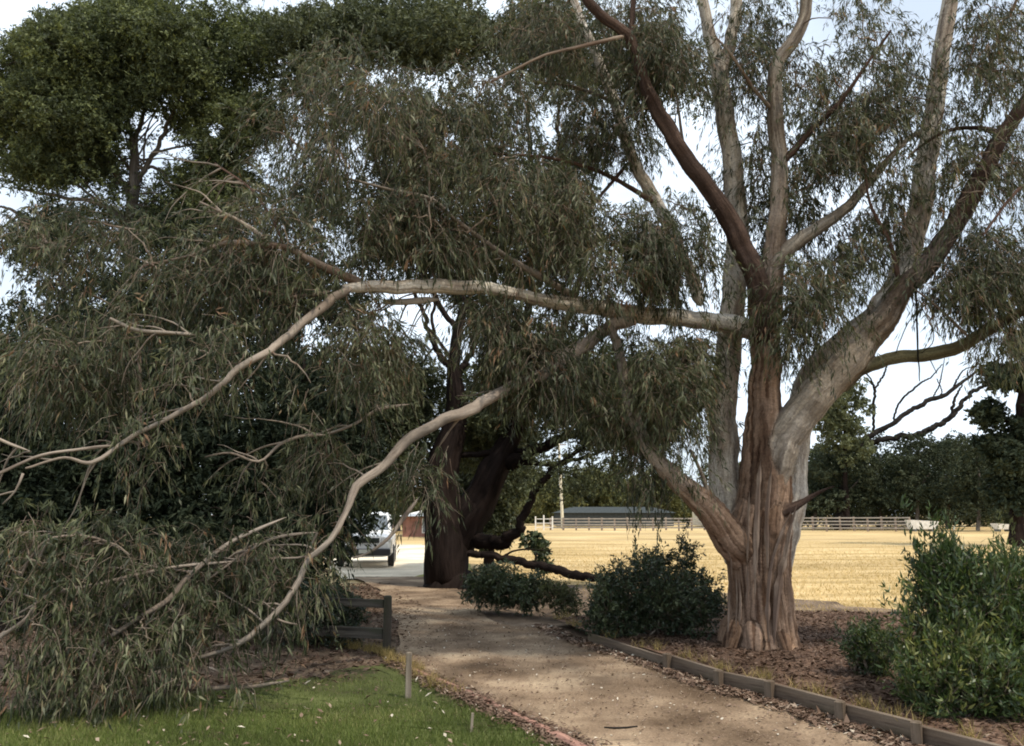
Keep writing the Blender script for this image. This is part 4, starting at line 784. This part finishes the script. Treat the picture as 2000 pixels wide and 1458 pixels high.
b = MB(); b.beam(sb + [0, 0, -.03], sb + [.012, 0, .15], .022, .012, .002); tag(b.build('stake', M['stake']), 'tiny thin peg standing in the grass beside the path edge', 'stake')

# ------------------------------------------------------------------ white car
def car():
    c0 = G(712, 1110); yaw = math.radians(7)
    root = thing('parked_car', c0, 'white four wheel drive parked under the boughs left of the dark trunk', 'car')
    root.rotation_euler = (0, 0, 0)
    ca, sa = math.cos(yaw), math.sin(yaw)
    def T(V): V = np.asarray(V, float); return np.stack([V[:, 0] * ca - V[:, 1] * sa, V[:, 0] * sa + V[:, 1] * ca, V[:, 2]], 1) + c0
    # car points to -y (front towards the camera); profile stations along y: (y, half width, z bottom, z top)
    def loft(st, nm, m, parent=root, k=12):
        V = []; 
        for (y, hw, zb, zt, rr) in st:
            for a in range(k):
                th = 2 * math.pi * (a + .5) / k; cx, cz = math.cos(th), math.sin(th); e = .35
                sx = math.copysign(abs(cx) ** e, cx); sz = math.copysign(abs(cz) ** e, cz)
                ww = hw * (1 - rr * max(0, sz)); V.append((sx * ww, y, (zb + zt) / 2 + sz * (zt - zb) / 2))
        n = len(st); Fc = [tuple(range(k)), tuple(range((n - 1) * k, n * k))[::-1]]
        for i in range(n - 1):
            for j in range(k): q = (j + 1) % k; Fc.append((i * k + j, (i + 1) * k + j, (i + 1) * k + q, i * k + q))
        b = MB(); b.add(T(V), Fc); return b.build(nm, M[m], parent, False)
    loft([(0, .74, .48, .82, .05), (.06, .84, .36, 1.0, .05), (.4, .89, .32, 1.06, .06), (1.15, .91, .32, 1.12, .06), (1.3, .92, .3, 1.14, .04), (4.2, .92, .3, 1.14, .04), (4.55, .9, .34, 1.12, .05), (4.65, .82, .42, 1.0, .05)], 'body', 'car_white')
    loft([(1.2, .80, 1.10, 1.14, .08), (1.75, .80, 1.10, 1.72, .16), (2.2, .80, 1.10, 1.80, .16), (3.9, .80, 1.10, 1.80, .16), (4.45, .80, 1.10, 1.62, .14), (4.58, .78, 1.10, 1.15, .1)], 'cabin', 'car_white')
    def quad(pts, nm, m, th=.012):
        p = T(pts); nrm = np.cross(p[1] - p[0], p[2] - p[0]); nrm /= np.linalg.norm(nrm)
        V = np.concatenate([p + nrm * th, p - nrm * th]); b = MB(); b.add(V, [(0, 1, 2, 3), (7, 6, 5, 4), (0, 4, 5, 1), (1, 5, 6, 2), (2, 6, 7, 3), (3, 7, 4, 0)]); return b.build(nm, M[m], root)
    quad([(-.70, 1.235, 1.17), (.70, 1.235, 1.17), (.62, 1.70, 1.66), (-.62, 1.70, 1.66)], 'windscreen', 'glass')
    for s in (-1, 1):
        for a, c in ((1.75, 2.55), (2.65, 3.45), (3.55, 4.2)):
            quad([(s * .815, a - (.2 if a < 2 else 0), 1.2), (s * .815, c, 1.2), (s * .70, c, 1.66), (s * .70, a + .03, 1.66)], 'side_window', 'glass')
        quad([(s * .50, -.012, .80), (s * .80, .06, .80), (s * .80, .06, .96), (s * .50, .02, .96)], 'headlight', 'lamp', .02)
        b = MB(); b.box(T([(s * 1.0, 1.5, 1.22)])[0], (.2, .1, .16), rz=yaw, bev=.02); b.build('mirror', M['black_trim'], root)
        for yy in (.85, 3.75):
            V = []; n = 24
            for x, r in ((-.11, .26), (-.09, .355), (.09, .355), (.11, .26)):
                for i in range(n): V.append((s * .82 + x, yy + r * math.cos(i / n * 6.2832), .36 + r * math.sin(i / n * 6.2832)))
            Fc = [tuple(range(n)), tuple(range(3 * n, 4 * n))[::-1]] + [(q * n + i, (q + 1) * n + i, (q + 1) * n + (i + 1) % n, q * n + (i + 1) % n) for q in range(3) for i in range(n)]
            b = MB(); b.add(T(V), Fc); wh = b.build('wheel', M['rubber'], root)
            V = [(s * .82 + s * .115, yy + .2 * math.cos(i / n * 6.2832), .36 + .2 * math.sin(i / n * 6.2832)) for i in range(n)] + [(s * .82 + s * .08, yy + .2 * math.cos(i / n * 6.2832), .36 + .2 * math.sin(i / n * 6.2832)) for i in range(n)]
            b = MB(); b.add(T(V), [tuple(range(n)), tuple(range(n, 2 * n))] + [(i, (i + 1) % n, n + (i + 1) % n, n + i) for i in range(n)]); r = b.build('rim', M['chrome'], None); r.parent = wh
            r.location = (0, 0, 0)
    b = MB(); b.box(T([(0, -.02, .87)])[0], (.9, .06, .16), rz=yaw, bev=.01); b.build('grille', M['black_trim'], root)
    b = MB(); b.box(T([(0, -.03, .50)])[0], (1.62, .22, .22), rz=yaw, bev=.03); b.build('bumper', M['black_trim'], root)
    b = MB(); b.box(T([(0, -.15, .53)])[0], (.38, .02, .12), rz=yaw, bev=.004); b.build('number_plate', M['plate'], root)
    for s in (-1, 1):
        b = MB(); b.beam(T([(s * .6, 2.0, 1.84)])[0], T([(s * .6, 4.1, 1.84)])[0], .04, .05, .01); b.build('roof_rail', M['black_trim'], root)
car()

# ------------------------------------------------------------------ beyond: pole, fence, sheds, troughs, far trees
pb = G(1100, 1032); pb = P(1099, 1005, 98); pb[2] = 0
lp_ = thing('utility_pole', pb, 'tall cream pole standing beyond the paddock', 'pole')
b = MB(); tube(b, [pb, pb + [-.4, 0, 10.5]], [.19, .13], 10, 12, .02, 1); b.build('pole', M['cream'], lp_, True)
b = MB(); b.beam(pb + [-1.2, 0, 9.9], pb + [.5, 0, 9.9], .12, .12, .01); b.build('crossarm', M['fence_post'], lp_)
def rail_fence(x0, x1, Y, hgt, n, label, nrail=4, y1=None, mrail='fence_rail'):
    a = P(x0, 1005, Y); c = P(x1, 1005, y1 or Y); a[2] = c[2] = 0; root = thing('paddock_fence', a, label, 'fence')
    for i in range(n + 1):
        q = a + (c - a) * i / n; b = MB(); b.box(q + [0, 0, hgt / 2 + .03 + .05 * math.sin(i * 2.3)], (.18, .16, hgt + .2), rz=.2 * math.sin(i * 1.7), bev=.01); b.build('post', M['fence_post'], root)
    for k in range(nrail):
        b = MB(); z = hgt * (.2 + .8 * k / (nrail - 1)); b.beam(a + [0, -.1, z], c + [0, -.1, z + .04 * (k % 2)], .05, .13, .01); b.build('rail', M[mrail], root)
rail_fence(1075, 1425, 92, 1.2, 14, 'pale railed fence along the far edge of the field left of the gum', 4)
rail_fence(1560, 1775, 90, 1.3, 8, 'greyer railed fence along the far edge of the field right of the gum', 4, 88)
gt = P(1062, 1005, 91); gt[2] = 0; gr = thing('metal_gate', gt, 'small pale gate at the left end of the far fence', 'gate')
b = MB()
for z in (.3, .75, 1.2): b.beam(gt + [-.8, 0, z], gt + [.9, 0, z], .07, .07, .01)
b.build('gate_frame', M['white_paint'], gr)
for s in (-.9, 0, .95): b = MB(); b.box(gt + [s, 0, .75], (.14, .14, 1.7 if s == 0 else 1.45), bev=.01); b.build('post', M['white_paint'], gr)
def trough(px, Y, wid, h, label):
    q = P(px, 1005, Y); q[2] = 0; root = thing('feed_trough', q, label, 'trough'); b = MB(); w_ = wid / 2; k = .62
    o = [(-w_, -k, h), (w_, -k, h * .86), (w_, k, h * .86), (-w_, k, h)]; i_ = [(-w_ + .12, -k + .12, h * .95), (w_ - .12, -k + .12, h * .82), (w_ - .12, k - .12, h * .82), (-w_ + .12, k - .12, h * .95)]
    bt = [(-w_ * .84, -k * .8, .22), (w_ * .84, -k * .8, .22), (w_ * .84, k * .8, .22), (-w_ * .84, k * .8, .22)]; ib = [(x * .9, y * .9, z + .12) for x, y, z in bt]
    V = np.array(o + i_ + bt + ib) + q; Fc = []
    for j in range(4):
        m_ = (j + 1) % 4; Fc += [(j, m_, 4 + m_, 4 + j), (8 + j, 8 + m_, m_, j), (4 + j, 4 + m_, 12 + m_, 12 + j)]
    Fc += [(11, 10, 9, 8), (12, 13, 14, 15)]; b.add(V, Fc); b.build('tub', M['white_paint'], root)
    for s in (-1, 1): b = MB(); b.box(q + [s * w_ * .6, 0, .11], (.2, k * 1.4, .24), bev=.01); b.build('leg', M['roof_grey'], root)
trough(1799, 85, 2.9, 1.15, 'larger white trough in front of the dark far trees')
trough(1955, 84, 1.7, .8, 'smaller white trough near the right edge of the field')
def house(px, Y, wid, dep, hw, hr, wm, label, roofm='roof_grey', name='house', cat='house'):
    q = P(px, 1005, Y); q[2] = 0; root = thing(name, q, label, cat); w_, d_ = wid / 2, dep / 2
    b = MB(); b.box(q + [0, 0, hw / 2], (wid, dep, hw)); b.build('wall', M[wm], root)
    ov = .4; V = np.array([(-w_ - ov, -d_ - ov, hw + .01), (w_ + ov, -d_ - ov, hw + .01), (w_ + ov, d_ + ov, hw + .01), (-w_ - ov, d_ + ov, hw + .01), (-w_ + d_ * .6, 0, hw + hr), (w_ - d_ * .6, 0, hw + hr)]) + q
    b = MB(); b.add(V, [(3, 2, 1, 0), (0, 1, 5, 4), (2, 3, 4, 5), (1, 2, 5), (3, 0, 4)]); b.build('roof', M[roofm], root)
    n = 0 if name == 'shed' else max(1, int(wid / 3.5))
    for i in range(n):
        b = MB(); x = -w_ + wid * (i + .5) / n; b.box(q + [x, -d_ - .02, hw * .55], (1.3, .06, 1.1)); f = b.build('window', M['white_paint'], root)
        b = MB(); b.box(q + [x, -d_ - .06, hw * .55], (1.14, .04, .94)); g_ = b.build('pane', M['glass'], None); g_.parent = f; g_.location = (0, 0, 0)
house(1195, 125, 17, 8, 1.9, .9, 'shed_wall', 'long low grey shed beyond the far fence', 'shed_wall', 'shed', 'shed')
house(1398, 128, 5.5, 8, 3.6, 2.4, 'cream', 'cream house glimpsed between the limb and trunk of the gum')
house(850, 66, 4.2, 7, 1.55, .7, 'brick', 'red brick building just left of the dark forked trunk', 'white_paint', 'building', 'building')

def far_tree(px, top, Y, wpx, label, lm, seed, group, n=26, gum_=False, low=1000, tint=.5, bark='grey_bark', size=1.0):
    w_ = W(wpx, Y) / 2; cy = (top + low) / 2; ry = (low - top) / 2
    regs = [(px, cy - ry * .1, wpx * .45, ry * .8, Y, w_ * .8, n), (px, cy + ry * .55, wpx * .55, ry * .35, Y, w_ * .8, n // 2)]
    tree('far_tree', label, 'tree', group, P(px, 1005, Y), [[(px, 1005 + 2720 / Y + 2, Y, wpx * .06), (px + wpx * .02, cy + ry * .3, Y, wpx * .045), (px - wpx * .02, cy - ry * .4, Y, wpx * .02)]],
         [[(px, cy + ry * .4, Y, wpx * .03), (px + wpx * .2, cy, Y, wpx * .015)], [(px, cy + ry * .2, Y, wpx * .03), (px - wpx * .22, cy - ry * .3, Y, wpx * .012)]],
         regs, lm, bark, seed, sprays=26, K=7, Ln=W(5.5, Y) * size, Wd=W(2.6, Y) * size, twig=W(7, Y), crad=(W(13, Y), W(24, Y)), tint=tint, droop=.3, useg=False, sides=8, trk=.005, tv=.2)
GF = 'dark trees along the far right edge of the field'
far = [(1590,880,105,130,'dull brown dark tree seen just right of the gum trunk'),(1650,862,100,140,'second dark far tree from the gum trunk'),(1720,838,108,150,'brownish far tree below the bare twigs'),
       (1790,838,98,130,'round headed dark far tree under the open sky'),(1850,835,104,140,'flat topped dark far tree above the larger white trough'),(1910,835,92,130,'dark far tree above the smaller white trough')]
for k, (px, tp, Y, wp, lab) in enumerate(far): far_tree(px, tp, Y, wp, lab, M['dark_leaf'], 400 + 12 * k, GF, 52, tint=.75, low=1012)
# right edge conifer with pads of foliage
tree('far_tree', 'tall dark tree with separate foliage pads at the right edge', 'tree', GF, P(1990, 1005, 45),
     [[(1985,1064,45,30),(1985,1000,45,26),(1990,900,45,22),(1996,780,45,16),(2000,640,45,10)]], [[(1992,830,45,8),(1950,820,45,6),(1905,805,45,4)],[(1995,770,45,8),(1960,745,45,6),(1930,735,45,4)]],
     [(1990,900,50,50,45,2,18),(1930,810,34,16,45,.8,9),(1960,740,40,16,45,.8,9),(2010,680,30,60,45,1.5,10),(1980,560,50,60,45,1.5,7),(1950,870,40,20,45,1,8),(2020,820,40,60,45,1.5,10),(1990,970,50,30,45,1.5,8)],
     M['dark_leaf'], 'dark_bark', 520, sprays=40, K=9, Ln=.28, Wd=.13, crad=(.5, .8), tint=.6, droop=.1, useg=False, trk=.006, sides=8)
GO = 'olive trees beyond the grey shed'
for k, (px, tp, Y, wp, lab) in enumerate([(1075,915,150,110,'olive tree behind the cream pole'),(1145,905,160,100,'sunlit olive tree right of the cream pole'),(1215,892,155,120,'taller olive tree over the right end of the grey shed'),(1290,905,150,110,'olive tree partly behind the hanging gum leaves'),(1010,900,140,110,'dull olive tree showing through the fork of the dark trunk')]):
    far_tree(px, tp, Y, wp, lab, M['olive_leaf'], 600 + 12 * k, GO, 46, low=1005, tint=.55)
far_tree(945, 770, 60, 190, 'brown green tree directly behind the dark fork', M['dull_leaf'], 700, None, 90, low=1040, tint=.9)
tree('shade_tree', 'dark leafy tree standing close behind the forked black trunk', 'tree', None, P(955, 1105, 27), [[(955,1115,27,22),(957,1020,27,18),(960,900,27,12),(962,820,27,6)]], [[(957,1000,27,8),(930,940,27,5),(915,900,27,3)]],
     [(950,920,56,60,27,1.,44),(945,1010,46,44,27,.9,30),(985,850,60,50,27,1,24)], M['dull_leaf'], 'dark_bark', 780, sprays=50, K=10, Ln=.16, Wd=.06, crad=(.4, .7), tint=.3, droop=.4, useg=False, sides=8)
far_tree(740, 930, 75, 150, 'dull far tree behind the white car', M['olive_leaf'], 720, None, 40, low=1030, tint=.3)
far_tree(1420, 880, 120, 90, 'small grey green tree behind the pale stem of the gum', M['olive_leaf'], 740, None, 30, low=1005, tint=.3)
tree('far_tree', 'loose leafy gum against the sky just right of the main forks', 'tree', None, P(1655, 1005, 98), [[(1655,1033,98,12),(1652,950,98,9),(1650,840,98,6),(1655,760,98,3)]], [[(1652,870,98,4),(1620,820,98,3),(1600,790,98,2)]],
     [(1650,790,52,66,98,3,44),(1600,810,36,56,98,2,22),(1655,860,50,40,98,3,18)], M['dull_leaf'], 'dark_bark', 760, sprays=22, K=9, Ln=.45, Wd=.17, crad=(.8, 1.4), tint=.8, droop=.6, useg=False, sides=8, trk=.005)
# bare dead tree against the sky
tree('dead_tree', 'leafless dead tree with crooked black branches against the pale sky', 'tree', None, P(1650, 1005, 100),
     [[(1640,1032,100,18.9),(1645,970,100,16.2),(1660,880,100,12.15),(1700,852,100,10.8),(1745,826,100,9.45),(1800,790,100,9.45),(1850,770,100,8.1),(1900,730,100,5.4),(1955,700,100,2.7)]],
     [[(1790,850,100,12.15),(1850,820,100,10.8),(1885,780,100,8.1),(1915,757,100,6.75),(1950,752,100,2.7)],[(1860,815,100,6.75),(1865,780,100,5.4),(1880,752,100,2.7)],
      [(1705,848,100,5.4),(1706,800,100,5.4),(1708,760,100,5.4),(1695,740,100,2.7)],[(1708,762,100,4.05),(1725,735,100,4.05),(1732,715,100,2.7)],[(1745,826,100,4.05),(1755,790,100,4.05),(1790,755,100,4.05),(1820,735,100,2.7),(1840,712,100,2.025)],
      [(1800,790,100,4.05),(1838,770,100,2.7),(1830,740,100,2.025)],[(1660,880,100,10.8),(1720,860,100,10.8),(1790,850,100,10.8)],[(1860,760,100,4.05),(1880,725,100,2.7),(1905,715,100,1.35)],[(1820,780,100,2.7),(1835,750,100,2.7),(1845,700,100,1.35)]],
     [], M['dark_leaf'], 'dead', 800, sides=8, useg=False, wob=.5)
# hanging bare twigs off the right limb (part of the gum)
b = MB()
for k, s in enumerate([[(1790,560,10,3),(1792,640,10,4),(1793,700,10,3),(1796,745,10,2)],[(1795,600,10,2),(1770,640,10,2),(1750,690,10,2)],[(1800,600,10,2),(1820,640,10,2),(1822,670,10,2),(1800,690,10,1.5)],[(1815,700,10,2),(1830,730,10,1.5)],
        [(1680,715,10.3,4),(1700,740,10.3,3),(1708,762,10.3,3)],[(1735,705,10.2,3),(1725,735,10.2,2)],[(1905,690,9.9,1.5),(1905,725,9.9,1.5),(1890,735,9.9,1)]]):
    px_tube(b, s, seed=900 + k, sides=5, rough=.05, wob=.6)
tag(b.build('hanging_twigs', M['dead'], gum, True), kind='stuff')

# far-off scrub that reads as one mass
def wood(x0, x1, top, Y, lm, label, seed, n=26000, low=1012):
    rs = np.random.RandomState(seed); px = rs.uniform(x0, x1, n); tp = top + 14 * np.sin(px * .021 + seed) + 10 * np.sin(px * .057); py = tp + (low + 12 - tp) * rs.rand(n) ** .9
    Yd = Y + rs.rand(n) * 6; V0 = np.array([P(a, b, c) for a, b, c in zip(px, py, Yd)]); V0 = V0[V0[:, 2] > .05]
    c, T = leaf_batch(V0, unit(rs.randn(len(V0), 3)), 3, W(6, Y), W(6, Y), W(3, Y), .2, 1, rs, np.clip(.5 + .3 * np.sin(V0[:, 0] * .9) * np.sin(V0[:, 2] * 1.7) + rs.randn(len(V0)) * .1, 0, 1))
    tag(mesh_obj('scrub', c, np.arange(len(c)).reshape(-1, 4), lm, None, {'tint': ('FLOAT', T)}), label, 'scrub', kind='stuff')
wood(1545, 2080, 880, 112, M['dull_leaf'], 'dark far-off scrub filling in under the far trees on the right', 3)
wood(1000, 1480, 945, 165, M['olive_leaf'], 'olive far-off scrub beyond the grey shed', 4)
wood(420, 900, 950, 80, M['olive_leaf'], 'dull scrub far behind the white car', 5)
